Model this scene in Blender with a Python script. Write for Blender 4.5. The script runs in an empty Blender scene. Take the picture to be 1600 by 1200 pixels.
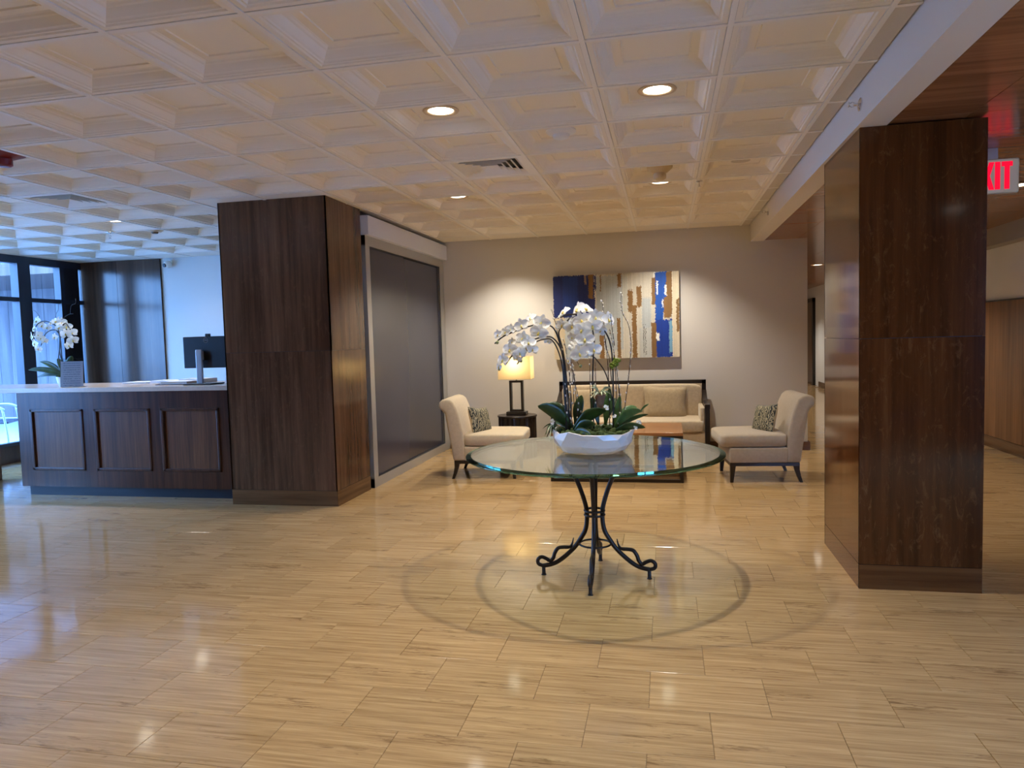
import bpy, bmesh, math, random
from mathutils import Vector, Matrix
random.seed(7)
S = bpy.context.scene
COL = S.collection
PI = math.pi

# ------------------------------------------------------------------ camera
FPX, YAW, PITCH, ROLL, CAMZ = 1134.49, 0.2096936, -0.0637249, -0.0282671, 1.43
cyw, syw, cp, sp, cr, sr = (math.cos(YAW), math.sin(YAW), math.cos(PITCH), math.sin(PITCH), math.cos(ROLL), math.sin(ROLL))
FW = Vector((-syw * cp, cyw * cp, sp)); R0 = Vector((cyw, syw, 0)); U0 = R0.cross(FW)
RT = cr * R0 + sr * U0; UP = -sr * R0 + cr * U0
CAM = Vector((0, 0, CAMZ))
cd = bpy.data.cameras.new('camera'); cd.sensor_width = 36; cd.lens = FPX / 1600 * 36; cd.clip_start = 0.05; cd.clip_end = 200
co = bpy.data.objects.new('camera', cd); COL.objects.link(co)
m3 = Matrix((RT, UP, -FW)).transposed()
co.matrix_world = Matrix.Translation(CAM) @ m3.to_4x4()
S.camera = co

def ray(u, v): return FW + (u - 800) / FPX * RT - (v - 600) / FPX * UP
def atz(u, v, z=0.0): d = ray(u, v); return CAM + d * ((z - CAMZ) / d.z)
def aty(u, v, y): d = ray(u, v); return CAM + d * (y / d.y)
def proj(p):
    q = Vector(p) - CAM; z = q.dot(FW)
    return 800 + FPX * q.dot(RT) / z, 600 - FPX * q.dot(UP) / z, z

# ------------------------------------------------------------------ world / exposure
SKY_STRENGTH = 20.0
SPOT_W = 85.0
WARM = (1.0, 0.92, 0.80)
w = bpy.data.worlds.new('sky'); S.world = w; w.use_nodes = True
nt = w.node_tree; nt.nodes.clear()
bg = nt.nodes.new('ShaderNodeBackground'); wo = nt.nodes.new('ShaderNodeOutputWorld')
tc = nt.nodes.new('ShaderNodeTexCoord'); sx = nt.nodes.new('ShaderNodeSeparateXYZ'); rp = nt.nodes.new('ShaderNodeValToRGB')
rp.color_ramp.elements[0].position = 0.0; rp.color_ramp.elements[0].color = (0.20, 0.45, 1.0, 1)
rp.color_ramp.elements[1].position = 1.0; rp.color_ramp.elements[1].color = (0.12, 0.32, 0.88, 1)
nt.links.new(tc.outputs['Generated'], sx.inputs[0]); nt.links.new(sx.outputs['Z'], rp.inputs[0])
nt.links.new(rp.outputs[0], bg.inputs['Color']); bg.inputs['Strength'].default_value = SKY_STRENGTH
nt.links.new(bg.outputs[0], wo.inputs[0])
S.view_settings.view_transform = 'Standard'; S.view_settings.look = 'None'
S.view_settings.exposure = 0.36; S.view_settings.gamma = 1.0; S.view_settings.use_curve_mapping = False
S.cycles.use_denoising = True
S.cycles.max_bounces = 10; S.cycles.diffuse_bounces = 5; S.cycles.glossy_bounces = 5
S.cycles.transparent_max_bounces = 16; S.cycles.sample_clamp_indirect = 6.0

# ------------------------------------------------------------------ constants
CEIL = 2.6805; TS = 0.61; GX, GY = -2.7706, 2.5745
WY = 9.10          # back wall face
XL, XR = -8.26, 3.72
YF = -4.0          # wall behind the camera
BEAM_L, BEAM_R, BEAM_Z = 1.0, 1.15, 2.485
WC = 2.495         # wooden corridor ceiling
def gx(i): return GX + i * TS
def gy(j): return GY + j * TS

# ------------------------------------------------------------------ materials
class NT:
    def __init__(s, name):
        s.m = bpy.data.materials.new(name); s.m.use_nodes = True
        s.t = s.m.node_tree; s.b = s.t.nodes['Principled BSDF']; s.out = s.t.nodes['Material Output']
    def n(s, typ, **kw):
        x = s.t.nodes.new('ShaderNode' + typ)
        for k, v in kw.items():
            if k in x.inputs: x.inputs[k].default_value = v
            else: setattr(x, k, v)
        return x
    def l(s, a, b): s.t.links.new(a, b)
    def set(s, **kw):
        for k, v in kw.items(): s.b.inputs[k.replace('_', ' ')].default_value = v
def c4(c): return (c[0], c[1], c[2], 1.0)
def srgb(r, g, b):
    f = lambda x: (x / 255 / 12.92) if x / 255 <= 0.04045 else ((x / 255 + 0.055) / 1.055) ** 2.4
    return (f(r), f(g), f(b))

def plain(name, col, rough=0.5, metal=0.0, spec=0.5, noise=0.0, nscale=30.0, bump=0.0, coat=0.0, emit=None, es=0.0, coord='Object'):
    t = NT(name); t.set(Base_Color=c4(col), Roughness=rough, Metallic=metal)
    t.b.inputs['Specular IOR Level'].default_value = spec
    if coat: t.b.inputs['Coat Weight'].default_value = coat; t.b.inputs['Coat Roughness'].default_value = 0.08
    if emit: t.b.inputs['Emission Color'].default_value = c4(emit); t.b.inputs['Emission Strength'].default_value = es
    if noise or bump:
        tc = t.n('TexCoord'); no = t.n('TexNoise', Scale=nscale, Detail=4.0)
        t.l(tc.outputs[coord], no.inputs['Vector'])
        if noise:
            mx = t.n('MixRGB', blend_type='MULTIPLY'); mx.inputs[0].default_value = 1.0
            mr = t.n('MapRange'); mr.inputs[3].default_value = 1 - noise; mr.inputs[4].default_value = 1 + noise
            t.l(no.outputs['Fac'], mr.inputs[0]); mx.inputs[1].default_value = c4(col); t.l(mr.outputs[0], mx.inputs[2]); t.l(mx.outputs[0], t.b.inputs['Base Color'])
        if bump:
            bp = t.n('Bump', Strength=bump, Distance=0.004); t.l(no.outputs['Fac'], bp.inputs['Height']); t.l(bp.outputs[0], t.b.inputs['Normal'])
    return t.m

def wood(name, c1, c2, c3=None, scale=(26, 26, 1.2), rough=0.22, spec=0.4, coat=0.0, fleck=0.0, fleckcol=(0.3, 0.2, 0.12), wide=0.0, rand=0.0, coord='pos'):
    """grain running along the axis with the small scale"""
    t = NT(name)
    if coord == 'pos': src = t.n('NewGeometry').outputs['Position']
    else: src = t.n('TexCoord').outputs['Object']
    oi = t.n('ObjectInfo'); ad = t.n('VectorMath', operation='ADD'); ml = t.n('VectorMath', operation='SCALE'); cmb = t.n('CombineXYZ')
    for k in range(3): t.l(oi.outputs['Random'], cmb.inputs[k])
    t.l(cmb.outputs[0], ml.inputs[0]); ml.inputs['Scale'].default_value = 7.0
    t.l(src, ad.inputs[0]); t.l(ml.outputs[0], ad.inputs[1])
    mp = t.n('Mapping'); mp.inputs['Scale'].default_value = scale; t.l(ad.outputs[0], mp.inputs[0])
    no = t.n('TexNoise', Scale=1.0, Detail=7.0, Roughness=0.62, Distortion=0.25); t.l(mp.outputs[0], no.inputs['Vector'])
    mp2 = t.n('Mapping'); mp2.inputs['Scale'].default_value = tuple(x * 0.22 for x in scale); t.l(ad.outputs[0], mp2.inputs[0])
    no2 = t.n('TexNoise', Scale=1.0, Detail=3.0, Distortion=0.6); t.l(mp2.outputs[0], no2.inputs['Vector'])
    add = t.n('Math', operation='MULTIPLY_ADD'); t.l(no2.outputs['Fac'], add.inputs[0]); add.inputs[1].default_value = 0.9; 
    sub = t.n('Math', operation='ADD'); sub.inputs[1].default_value = -0.45; t.l(no.outputs['Fac'], sub.inputs[0]); t.l(sub.outputs[0], add.inputs[2])
    cr_ = t.n('ValToRGB'); e = cr_.color_ramp.elements
    e[0].position = 0.30; e[0].color = c4(c1); e[1].position = 0.70; e[1].color = c4(c2)
    if c3: x = e.new(0.86); x.color = c4(c3)
    t.l(add.outputs[0], cr_.inputs[0]); outc = cr_.outputs[0]
    if fleck:
        mp3 = t.n('Mapping'); mp3.inputs['Scale'].default_value = tuple(14 if s > 5 else 5 for s in scale); t.l(ad.outputs[0], mp3.inputs[0])
        n3 = t.n('TexNoise', Scale=1.6, Detail=9.0, Roughness=0.75, Distortion=1.4); t.l(mp3.outputs[0], n3.inputs['Vector'])
        r3 = t.n('ValToRGB'); r3.color_ramp.elements[0].position = 0.54; r3.color_ramp.elements[0].color = (0, 0, 0, 1); r3.color_ramp.elements[1].position = 0.74; r3.color_ramp.elements[1].color = (fleck,) * 3 + (1,)
        t.l(n3.outputs['Fac'], r3.inputs[0]); mx = t.n('MixRGB'); t.l(r3.outputs[0], mx.inputs[0]); t.l(outc, mx.inputs[1]); mx.inputs[2].default_value = c4(fleckcol); outc = mx.outputs[0]
    if rand:
        mr = t.n('MapRange'); mr.inputs[3].default_value = 1 - rand; mr.inputs[4].default_value = 1 + rand; t.l(oi.outputs['Random'], mr.inputs[0])
        mx = t.n('MixRGB', blend_type='MULTIPLY'); mx.inputs[0].default_value = 1.0; t.l(outc, mx.inputs[1]); t.l(mr.outputs[0], mx.inputs[2]); outc = mx.outputs[0]
    t.l(outc, t.b.inputs['Base Color']); t.set(Roughness=rough); t.b.inputs['Specular IOR Level'].default_value = spec
    if coat: t.b.inputs['Coat Weight'].default_value = coat; t.b.inputs['Coat Roughness'].default_value = 0.05
    return t.m

def travertine(name, island=False):
    t = NT(name)
    pos = t.n('NewGeometry'); oi = t.n('ObjectInfo'); rnd = pos.outputs['Random Per Island'] if island else oi.outputs['Random']
    cmb = t.n('CombineXYZ'); 
    for k in range(3): t.l(rnd, cmb.inputs[k])
    ml = t.n('VectorMath', operation='SCALE'); ml.inputs['Scale'].default_value = 23.0; t.l(cmb.outputs[0], ml.inputs[0])
    ad = t.n('VectorMath', operation='ADD'); t.l(pos.outputs['Position'], ad.inputs[0]); t.l(ml.outputs[0], ad.inputs[1])
    mp = t.n('Mapping'); mp.inputs['Scale'].default_value = (2.2, 62, 1); t.l(ad.outputs[0], mp.inputs[0])
    no = t.n('TexNoise', Scale=1.0, Detail=8.0, Roughness=0.68, Distortion=0.3); t.l(mp.outputs[0], no.inputs['Vector'])
    cr_ = t.n('ValToRGB'); e = cr_.color_ramp.elements
    e[0].position = 0.28; e[0].color = c4(srgb(150, 118, 76)); e[1].position = 0.72; e[1].color = c4(srgb(212, 180, 130))
    x = e.new(0.5); x.color = c4(srgb(187, 153, 105)); t.l(no.outputs['Fac'], cr_.inputs[0])
    # pits and dark veins
    mp2 = t.n('Mapping'); mp2.inputs['Scale'].default_value = (11, 75, 1); t.l(ad.outputs[0], mp2.inputs[0])
    n2 = t.n('TexNoise', Scale=1.0, Detail=5.0, Roughness=0.65, Distortion=0.8); t.l(mp2.outputs[0], n2.inputs['Vector'])
    mp3 = t.n('Mapping'); mp3.inputs['Scale'].default_value = (2.2, 9, 1); t.l(ad.outputs[0], mp3.inputs[0])
    n3 = t.n('TexNoise', Scale=1.0, Detail=2.0); t.l(mp3.outputs[0], n3.inputs['Vector'])
    mu = t.n('Math', operation='MULTIPLY'); t.l(n2.outputs['Fac'], mu.inputs[0]); t.l(n3.outputs['Fac'], mu.inputs[1])
    r2 = t.n('ValToRGB'); r2.color_ramp.elements[0].position = 0.325; r2.color_ramp.elements[0].color = (0, 0, 0, 1); r2.color_ramp.elements[1].position = 0.42; r2.color_ramp.elements[1].color = (0.75,) * 3 + (1,)
    t.l(mu.outputs[0], r2.inputs[0])
    mx = t.n('MixRGB'); t.l(r2.outputs[0], mx.inputs[0]); t.l(cr_.outputs[0], mx.inputs[1]); mx.inputs[2].default_value = c4(srgb(128, 98, 66))
    mr = t.n('MapRange'); mr.inputs[3].default_value = 0.93; mr.inputs[4].default_value = 1.05; t.l(rnd, mr.inputs[0])
    m2 = t.n('MixRGB', blend_type='MULTIPLY'); m2.inputs[0].default_value = 1.0; t.l(mx.outputs[0], m2.inputs[1]); t.l(mr.outputs[0], m2.inputs[2])
    t.l(m2.outputs[0], t.b.inputs['Base Color']); t.set(Roughness=0.095)
    t.b.inputs['Specular IOR Level'].default_value = 0.55
    return t.m

def sheet_glass(name, tint=(0.9, 0.95, 0.93), ior=1.5, boost=0.0, rough=0.0):
    """clear pane: what is not reflected passes straight through"""
    t = NT(name); t.t.nodes.remove(t.b)
    tr = t.n('BsdfTransparent', Color=c4(tint)); gl = t.n('BsdfGlossy', Roughness=rough); fr = t.n('Fresnel', IOR=ior)
    ge = t.n('NewGeometry'); mi = t.n('MapRange'); mi.inputs[3].default_value = ior; mi.inputs[4].default_value = 1 / ior   # same reflectance on both faces
    t.l(ge.outputs['Backfacing'], mi.inputs[0]); t.l(mi.outputs[0], fr.inputs['IOR'])
    mx = t.n('MixShader'); f = fr.outputs[0]
    if boost: a = t.n('Math', operation='ADD', use_clamp=True); t.l(f, a.inputs[0]); a.inputs[1].default_value = boost; f = a.outputs[0]
    t.l(f, mx.inputs[0]); t.l(tr.outputs[0], mx.inputs[1]); t.l(gl.outputs[0], mx.inputs[2]); t.l(mx.outputs[0], t.out.inputs[0])
    return t.m

M = {}
M['tile'] = travertine('travertine tile'); M['tile_far'] = travertine('travertine tile field', True)
M['grout'] = plain('grout', srgb(140, 112, 78), 0.7)
M['wall'] = plain('wall paint', srgb(213, 208, 199), 0.75, noise=0.015, nscale=60, bump=0.02)
M['wallwhite'] = plain('white wall', srgb(240, 241, 243), 0.7)
M['plaster'] = plain('beam plaster', srgb(224, 216, 202), 0.7, bump=0.03, nscale=90)
M['ceil'] = plain('ceiling tile paint', srgb(240, 231, 214), 0.6, noise=0.01, nscale=40)
M['tee'] = plain('ceiling grid paint', srgb(240, 234, 222), 0.45)
M['ceilback'] = plain('plenum', srgb(60, 55, 50), 0.9)
M['acoustic'] = plain('acoustic tile', srgb(206, 196, 178), 0.85, noise=0.06, nscale=160, bump=0.1)
M['woodL'] = wood('brown wood veneer', srgb(70, 48, 34), srgb(110, 79, 57), srgb(138, 104, 78), rough=0.17, fleck=0.3, fleckcol=srgb(150, 115, 85))
M['woodR'] = wood('red brown figured veneer', srgb(76, 40, 17), srgb(106, 60, 28), srgb(128, 80, 44), rough=0.10, fleck=0.42, fleckcol=srgb(170, 120, 74))
M['woodB'] = wood('brown wood baseboard', srgb(84, 58, 36), srgb(116, 84, 54), scale=(1.2, 1.2, 30), rough=0.22)
M['woodRB'] = wood('red brown base band', srgb(92, 54, 26), srgb(122, 78, 42), scale=(1.2, 1.2, 30), rough=0.12, fleck=0.2, fleckcol=srgb(130, 90, 54))
M['woodDesk'] = wood('desk wood', srgb(74, 44, 24), srgb(112, 72, 42), srgb(134, 92, 56), scale=(60, 60, 2.2), rough=0.34)
M['woodDeskRail'] = wood('desk rail wood', srgb(58, 33, 20), srgb(88, 53, 34), scale=(60, 60, 2.2), rough=0.28)
M['woodWall'] = wood('wood wall panel', srgb(66, 46, 34), srgb(96, 70, 52), srgb(112, 86, 66), scale=(22, 22, 0.8), rough=0.16)
M['woodWain'] = wood('wainscot wood', srgb(96, 62, 34), srgb(136, 92, 54), srgb(158, 112, 70), scale=(20, 20, 0.8), rough=0.2)
M['woodCeil'] = wood('wood ceiling panel', srgb(132, 88, 58), srgb(166, 116, 80), srgb(180, 132, 94), scale=(1.2, 22, 22), rough=0.2, rand=0.10)
M['black'] = plain('black', (0.008, 0.008, 0.01), 0.4)
M['plinth'] = plain('black plinth', (0.012, 0.013, 0.018), 0.45)
M['frameblk'] = plain('black window frame', (0.018, 0.022, 0.034), 0.35)
M['alu'] = plain('brushed aluminium', srgb(176, 174, 168), 0.38, metal=0.35)
M['header'] = plain('white header', srgb(214, 216, 220), 0.45)
M['smoke'] = plain('smoked grey panel', srgb(66, 67, 80), 0.2, spec=0.45)
M['dark'] = plain('espresso wood', srgb(34, 25, 20), 0.3)
M['iron'] = plain('wrought iron', srgb(44, 34, 27), 0.42, metal=0.3, noise=0.1, nscale=60)
M['white'] = plain('white plastic', srgb(232, 230, 224), 0.4)
M['cream'] = plain('cream plastic', srgb(214, 190, 146), 0.5)
M['trim'] = plain('downlight trim', srgb(212, 186, 150), 0.4)
M['chrome'] = plain('chrome', (0.8, 0.8, 0.82), 0.15, metal=1.0)
M['silver'] = plain('silver plastic', srgb(176, 178, 182), 0.3, metal=0.4)
M['stone'] = plain('countertop stone', srgb(206, 188, 172), 0.2, noise=0.12, nscale=50)
M['paper'] = plain('paper', srgb(238, 238, 240), 0.6)
M['glass'] = sheet_glass('window glass', (0.93, 0.96, 0.97))
M['tglass'] = sheet_glass('table glass', (0.90, 0.955, 0.915), 1.52, 0.04)
M['acryl'] = sheet_glass('acrylic', (0.96, 0.98, 0.98), 1.45)
M['red'] = plain('dark red plastic', srgb(120, 18, 20), 0.35)

def fabric(name, col, weave=420.0, var=0.10, rough=0.85):
    t = NT(name); tc = t.n('TexCoord')
    no = t.n('TexNoise', Scale=weave, Detail=2.0); t.l(tc.outputs['Object'], no.inputs['Vector'])
    n2 = t.n('TexNoise', Scale=38.0, Detail=3.0); t.l(tc.outputs['Object'], n2.inputs['Vector'])
    ad = t.n('Math', operation='ADD'); t.l(no.outputs['Fac'], ad.inputs[0]); t.l(n2.outputs['Fac'], ad.inputs[1])
    mr = t.n('MapRange'); mr.inputs[1].default_value = 0.6; mr.inputs[2].default_value = 1.4; mr.inputs[3].default_value = 1 - var; mr.inputs[4].default_value = 1 + var; t.l(ad.outputs[0], mr.inputs[0])
    mx = t.n('MixRGB', blend_type='MULTIPLY'); mx.inputs[0].default_value = 1.0; mx.inputs[1].default_value = c4(col); t.l(mr.outputs[0], mx.inputs[2]); t.l(mx.outputs[0], t.b.inputs['Base Color'])
    bp = t.n('Bump', Strength=0.25, Distance=0.002); t.l(no.outputs['Fac'], bp.inputs['Height']); t.l(bp.outputs[0], t.b.inputs['Normal'])
    t.set(Roughness=rough); t.b.inputs['Sheen Weight'].default_value = 0.25; t.b.inputs['Specular IOR Level'].default_value = 0.25
    return t.m
M['linen'] = fabric('beige linen', srgb(196, 178, 146))
M['linenR'] = fabric('grey beige linen', srgb(172, 157, 136))
M['sofa'] = fabric('sofa weave', srgb(188, 170, 142), 300, 0.16)
M['sofacush'] = fabric('sofa cushion weave', srgb(164, 145, 114), 260, 0.2)

def zebra(name):
    t = NT(name); tc = t.n('TexCoord'); mp = t.n('Mapping'); mp.inputs['Scale'].default_value = (1, 1, 1); t.l(tc.outputs['Object'], mp.inputs[0])
    wv = t.n('TexWave', Scale=13.0, Distortion=9.0, Detail=2.0); wv.inputs['Detail Scale'].default_value = 2.5; t.l(mp.outputs[0], wv.inputs['Vector'])
    cr_ = t.n('ValToRGB'); e = cr_.color_ramp.elements; e[0].position = 0.48; e[0].color = c4(srgb(44, 46, 40)); e[1].position = 0.62; e[1].color = c4(srgb(160, 150, 120)); t.l(wv.outputs['Fac'], cr_.inputs[0]); t.l(cr_.outputs[0], t.b.inputs['Base Color'])
    t.set(Roughness=0.8); return t.m
M['zebra'] = zebra('zebra weave')

def leafmat(name, a, b):
    t = NT(name); tc = t.n('TexCoord'); no = t.n('TexNoise', Scale=14.0, Detail=3.0); t.l(tc.outputs['Object'], no.inputs['Vector'])
    cr_ = t.n('ValToRGB'); e = cr_.color_ramp.elements; e[0].position = 0.3; e[0].color = c4(a); e[1].position = 0.7; e[1].color = c4(b); t.l(no.outputs['Fac'], cr_.inputs[0]); t.l(cr_.outputs[0], t.b.inputs['Base Color'])
    t.set(Roughness=0.38); return t.m
M['leaf'] = leafmat('orchid leaf', srgb(30, 46, 17), srgb(58, 82, 32))
M['leaf2'] = leafmat('light leaf', srgb(52, 84, 40), srgb(96, 128, 66))
M['varieg'] = leafmat('variegated leaf', srgb(110, 128, 70), srgb(214, 218, 180))
M['moss'] = plain('moss', srgb(62, 78, 34), 0.9, noise=0.35, nscale=60)
M['mossball'] = plain('bright moss', srgb(122, 140, 44), 0.9, noise=0.35, nscale=90)
M['stem'] = plain('dark stem', srgb(42, 36, 30), 0.5)
M['twig'] = plain('willow twig', srgb(52, 36, 30), 0.6)
M['bud'] = plain('willow bud', srgb(206, 200, 190), 0.8)
M['greenbud'] = plain('orchid bud', srgb(140, 142, 92), 0.5)
M['lip'] = plain('orchid lip', srgb(206, 184, 92), 0.5)
M['clay'] = plain('clay pot', srgb(150, 108, 78), 0.8, noise=0.2, nscale=40)
def petalmat():
    t = NT('orchid petal'); t.set(Base_Color=c4(srgb(246, 244, 236)), Roughness=0.45)
    t.b.inputs['Subsurface Weight'].default_value = 0.0
    tr = t.n('BsdfTranslucent', Color=c4(srgb(240, 238, 224))); mx = t.n('MixShader'); mx.inputs[0].default_value = 0.28
    t.l(t.b.outputs[0], mx.inputs[1]); t.l(tr.outputs[0], mx.inputs[2]); t.l(mx.outputs[0], t.out.inputs[0]); return t.m
M['petal'] = petalmat()
M['ceramic'] = plain('white glazed ceramic', srgb(232, 228, 220), 0.16, coat=0.4)

def emis(name, col, st):
    t = NT(name); t.t.nodes.remove(t.b); e = t.n('Emission', Color=c4(col), Strength=st); t.l(e.outputs[0], t.out.inputs[0]); return t.m
M['lens'] = emis('lit lens', (1.0, 0.93, 0.8), 9.0)
M['exit'] = emis('exit red', (1.0, 0.005, 0.035), 1.0)

# ------------------------------------------------------------------ mesh helpers
WL = {}
def wloc(o):
    v = Vector((0, 0, 0))
    while o is not None: v += Vector(o.location); o = o.parent
    return v
class MB:
    def __init__(s): s.v = []; s.f = []
    def add(s, vs, fs):
        k = len(s.v); s.v += [tuple(x) for x in vs]; s.f += [tuple(i + k for i in f) for f in fs]; return s
    def box(s, x0, x1, y0, y1, z0, z1):
        return s.add([(x0, y0, z0), (x1, y0, z0), (x1, y1, z0), (x0, y1, z0), (x0, y0, z1), (x1, y0, z1), (x1, y1, z1), (x0, y1, z1)],
                     [(0, 3, 2, 1), (4, 5, 6, 7), (0, 1, 5, 4), (1, 2, 6, 5), (2, 3, 7, 6), (3, 0, 4, 7)])
    def frustum(s, c0, s0, c1, s1):
        v = []
        for c, h in ((c0, s0), (c1, s1)):
            for a, b in ((-1, -1), (1, -1), (1, 1), (-1, 1)): v.append((c[0] + a * h[0], c[1] + b * h[1], c[2]))
        return s.add(v, [(0, 3, 2, 1), (4, 5, 6, 7), (0, 1, 5, 4), (1, 2, 6, 5), (2, 3, 7, 6), (3, 0, 4, 7)])
    def prism(s, pts, axis, a, b):
        """closed 2d outline extruded along axis ('x': pts=(y,z), 'y': pts=(x,z), 'z': pts=(x,y))"""
        n = len(pts)
        mk = {'x': lambda p, t: (t, p[0], p[1]), 'y': lambda p, t: (p[0], t, p[1]), 'z': lambda p, t: (p[0], p[1], t)}[axis]
        v = [mk(p, a) for p in pts] + [mk(p, b) for p in pts]
        return s.add(v, [tuple(range(n - 1, -1, -1)), tuple(range(n, 2 * n))] + [(i, (i + 1) % n, n + (i + 1) % n, n + i) for i in range(n)])
    def lathe(s, prof, n=24, c=(0, 0, 0), cap=True):
        v = []; f = []; k = len(prof)
        for (r, z) in prof:
            for i in range(n): a = 2 * PI * i / n; v.append((c[0] + r * math.cos(a), c[1] + r * math.sin(a), c[2] + z))
        for j in range(k - 1):
            for i in range(n): f.append((j * n + i, j * n + (i + 1) % n, (j + 1) * n + (i + 1) % n, (j + 1) * n + i))
        if cap: f.append(tuple(range(n - 1, -1, -1))); f.append(tuple((k - 1) * n + i for i in range(n)))
        return s.add(v, f)
    def tube(s, path, r, n=8, closed=False):
        P = [Vector(p) for p in path]; m = len(P)
        rr = r if isinstance(r, (list, tuple)) else [r] * m
        T = []
        for i in range(m):
            a = P[(i - 1) % m] if (closed or i > 0) else P[i]; b = P[(i + 1) % m] if (closed or i < m - 1) else P[i]
            T.append((b - a).normalized())
        ref = Vector((0, 0, 1)) if abs(T[0].z) < 0.9 else Vector((1, 0, 0))
        nrm = (ref - T[0] * ref.dot(T[0])).normalized(); v = []; f = []
        for i in range(m):
            nrm = (nrm - T[i] * nrm.dot(T[i])).normalized(); bn = T[i].cross(nrm)
            for k in range(n): a = 2 * PI * k / n; v.append(P[i] + (nrm * math.cos(a) + bn * math.sin(a)) * rr[i])
        for i in range(m if closed else m - 1):
            j = (i + 1) % m
            for k in range(n): f.append((i * n + k, i * n + (k + 1) % n, j * n + (k + 1) % n, j * n + k))
        if not closed: f.append(tuple(range(n - 1, -1, -1))); f.append(tuple((m - 1) * n + k for k in range(n)))
        return s.add(v, f)
    def ring(s, c, R, r, n=32, k=8):
        return s.tube([(c[0] + R * math.cos(2 * PI * i / n), c[1] + R * math.sin(2 * PI * i / n), c[2]) for i in range(n)], r, k, True)
    def ball(s, c, r, n=8, m=6):
        rx, ry, rz = r if isinstance(r, (list, tuple)) else (r, r, r); v = [(c[0], c[1], c[2] - rz)]; f = []
        for j in range(1, m):
            t = -PI / 2 + PI * j / m
            for i in range(n): a = 2 * PI * i / n; v.append((c[0] + rx * math.cos(t) * math.cos(a), c[1] + ry * math.cos(t) * math.sin(a), c[2] + rz * math.sin(t)))
        v.append((c[0], c[1], c[2] + rz)); L = len(v) - 1
        for i in range(n): f.append((0, 1 + (i + 1) % n, 1 + i)); f.append((L, 1 + (m - 2) * n + i, 1 + (m - 2) * n + (i + 1) % n))
        for j in range(m - 2):
            for i in range(n): f.append((1 + j * n + i, 1 + j * n + (i + 1) % n, 1 + (j + 1) * n + (i + 1) % n, 1 + (j + 1) * n + i))
        return s.add(v, f)
    def squad(s, c, h, e1=0.25, e2=0.25, n=40, m=20):
        """soft box (superquadric) with half sizes h"""
        P = lambda x, e: math.copysign(abs(x) ** e, x); v = [(c[0], c[1], c[2] - h[2])]; f = []
        for j in range(1, m):
            t = -PI / 2 + PI * j / m
            for i in range(n): a = 2 * PI * i / n; v.append((c[0] + h[0] * P(math.cos(t), e1) * P(math.cos(a), e2), c[1] + h[1] * P(math.cos(t), e1) * P(math.sin(a), e2), c[2] + h[2] * P(math.sin(t), e1)))
        v.append((c[0], c[1], c[2] + h[2])); L = len(v) - 1
        for i in range(n): f.append((0, 1 + (i + 1) % n, 1 + i)); f.append((L, 1 + (m - 2) * n + i, 1 + (m - 2) * n + (i + 1) % n))
        for j in range(m - 2):
            for i in range(n): f.append((1 + j * n + i, 1 + j * n + (i + 1) % n, 1 + (j + 1) * n + (i + 1) % n, 1 + (j + 1) * n + i))
        return s.add(v, f)
    def mesh(s, name, mat, smooth=False):
        me = bpy.data.meshes.new(name); me.from_pydata(s.v, [], s.f); me.materials.append(M[mat] if isinstance(mat, str) else mat)
        if smooth: me.polygons.foreach_set('use_smooth', [True] * len(me.polygons))
        return me
    def build(s, name, mat, parent=None, smooth=False, bevel=0.0, seg=2, world=True, sub=0):
        if parent is not None and world:
            o = wloc(parent); s.v = [(x - o.x, y - o.y, z - o.z) for x, y, z in s.v]
        ob = bpy.data.objects.new(name, s.mesh(name, mat, smooth)); COL.objects.link(ob)
        if parent is not None: ob.parent = parent
        if bevel:
            b = ob.modifiers.new('bevel', 'BEVEL'); b.width = bevel; b.segments = seg; b.limit_method = 'ANGLE'; b.angle_limit = 0.6
        if sub: d = ob.modifiers.new('sub', 'SUBSURF'); d.levels = sub; d.render_levels = sub
        return ob
def tag(o, label=None, cat=None, group=None, kind=None):
    if label: o['label'] = label
    if cat: o['category'] = cat
    if group: o['group'] = group
    if kind: o['kind'] = kind
    return o
def thing(name, loc, label, cat, group=None, rz=0.0, kind=None):
    o = bpy.data.objects.new(name, None); COL.objects.link(o); o.location = loc; o.rotation_euler = (0, 0, rz); o.empty_display_size = 0.1
    return tag(o, label, cat, group, kind)
def inst(name, me, parent, loc, rot=None, scale=None):
    o = bpy.data.objects.new(name, me); COL.objects.link(o); o.parent = parent; o.location = loc
    if rot is not None: o.rotation_euler = rot
    if scale is not None: o.scale = scale
    return o
def B(*a): return MB().box(*a)
def smooth_path(pts, n=6):
    P = [Vector(p) for p in pts]; out = []
    for i in range(len(P) - 1):
        p0 = P[max(i - 1, 0)]; p1 = P[i]; p2 = P[i + 1]; p3 = P[min(i + 2, len(P) - 1)]
        for k in range(n):
            t = k / n
            out.append(0.5 * ((2 * p1) + (p2 - p0) * t + (2 * p0 - 5 * p1 + 4 * p2 - p3) * t * t + (3 * p1 - p0 - 3 * p2 + p3) * t ** 3))
    out.append(P[-1]); return out

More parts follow.
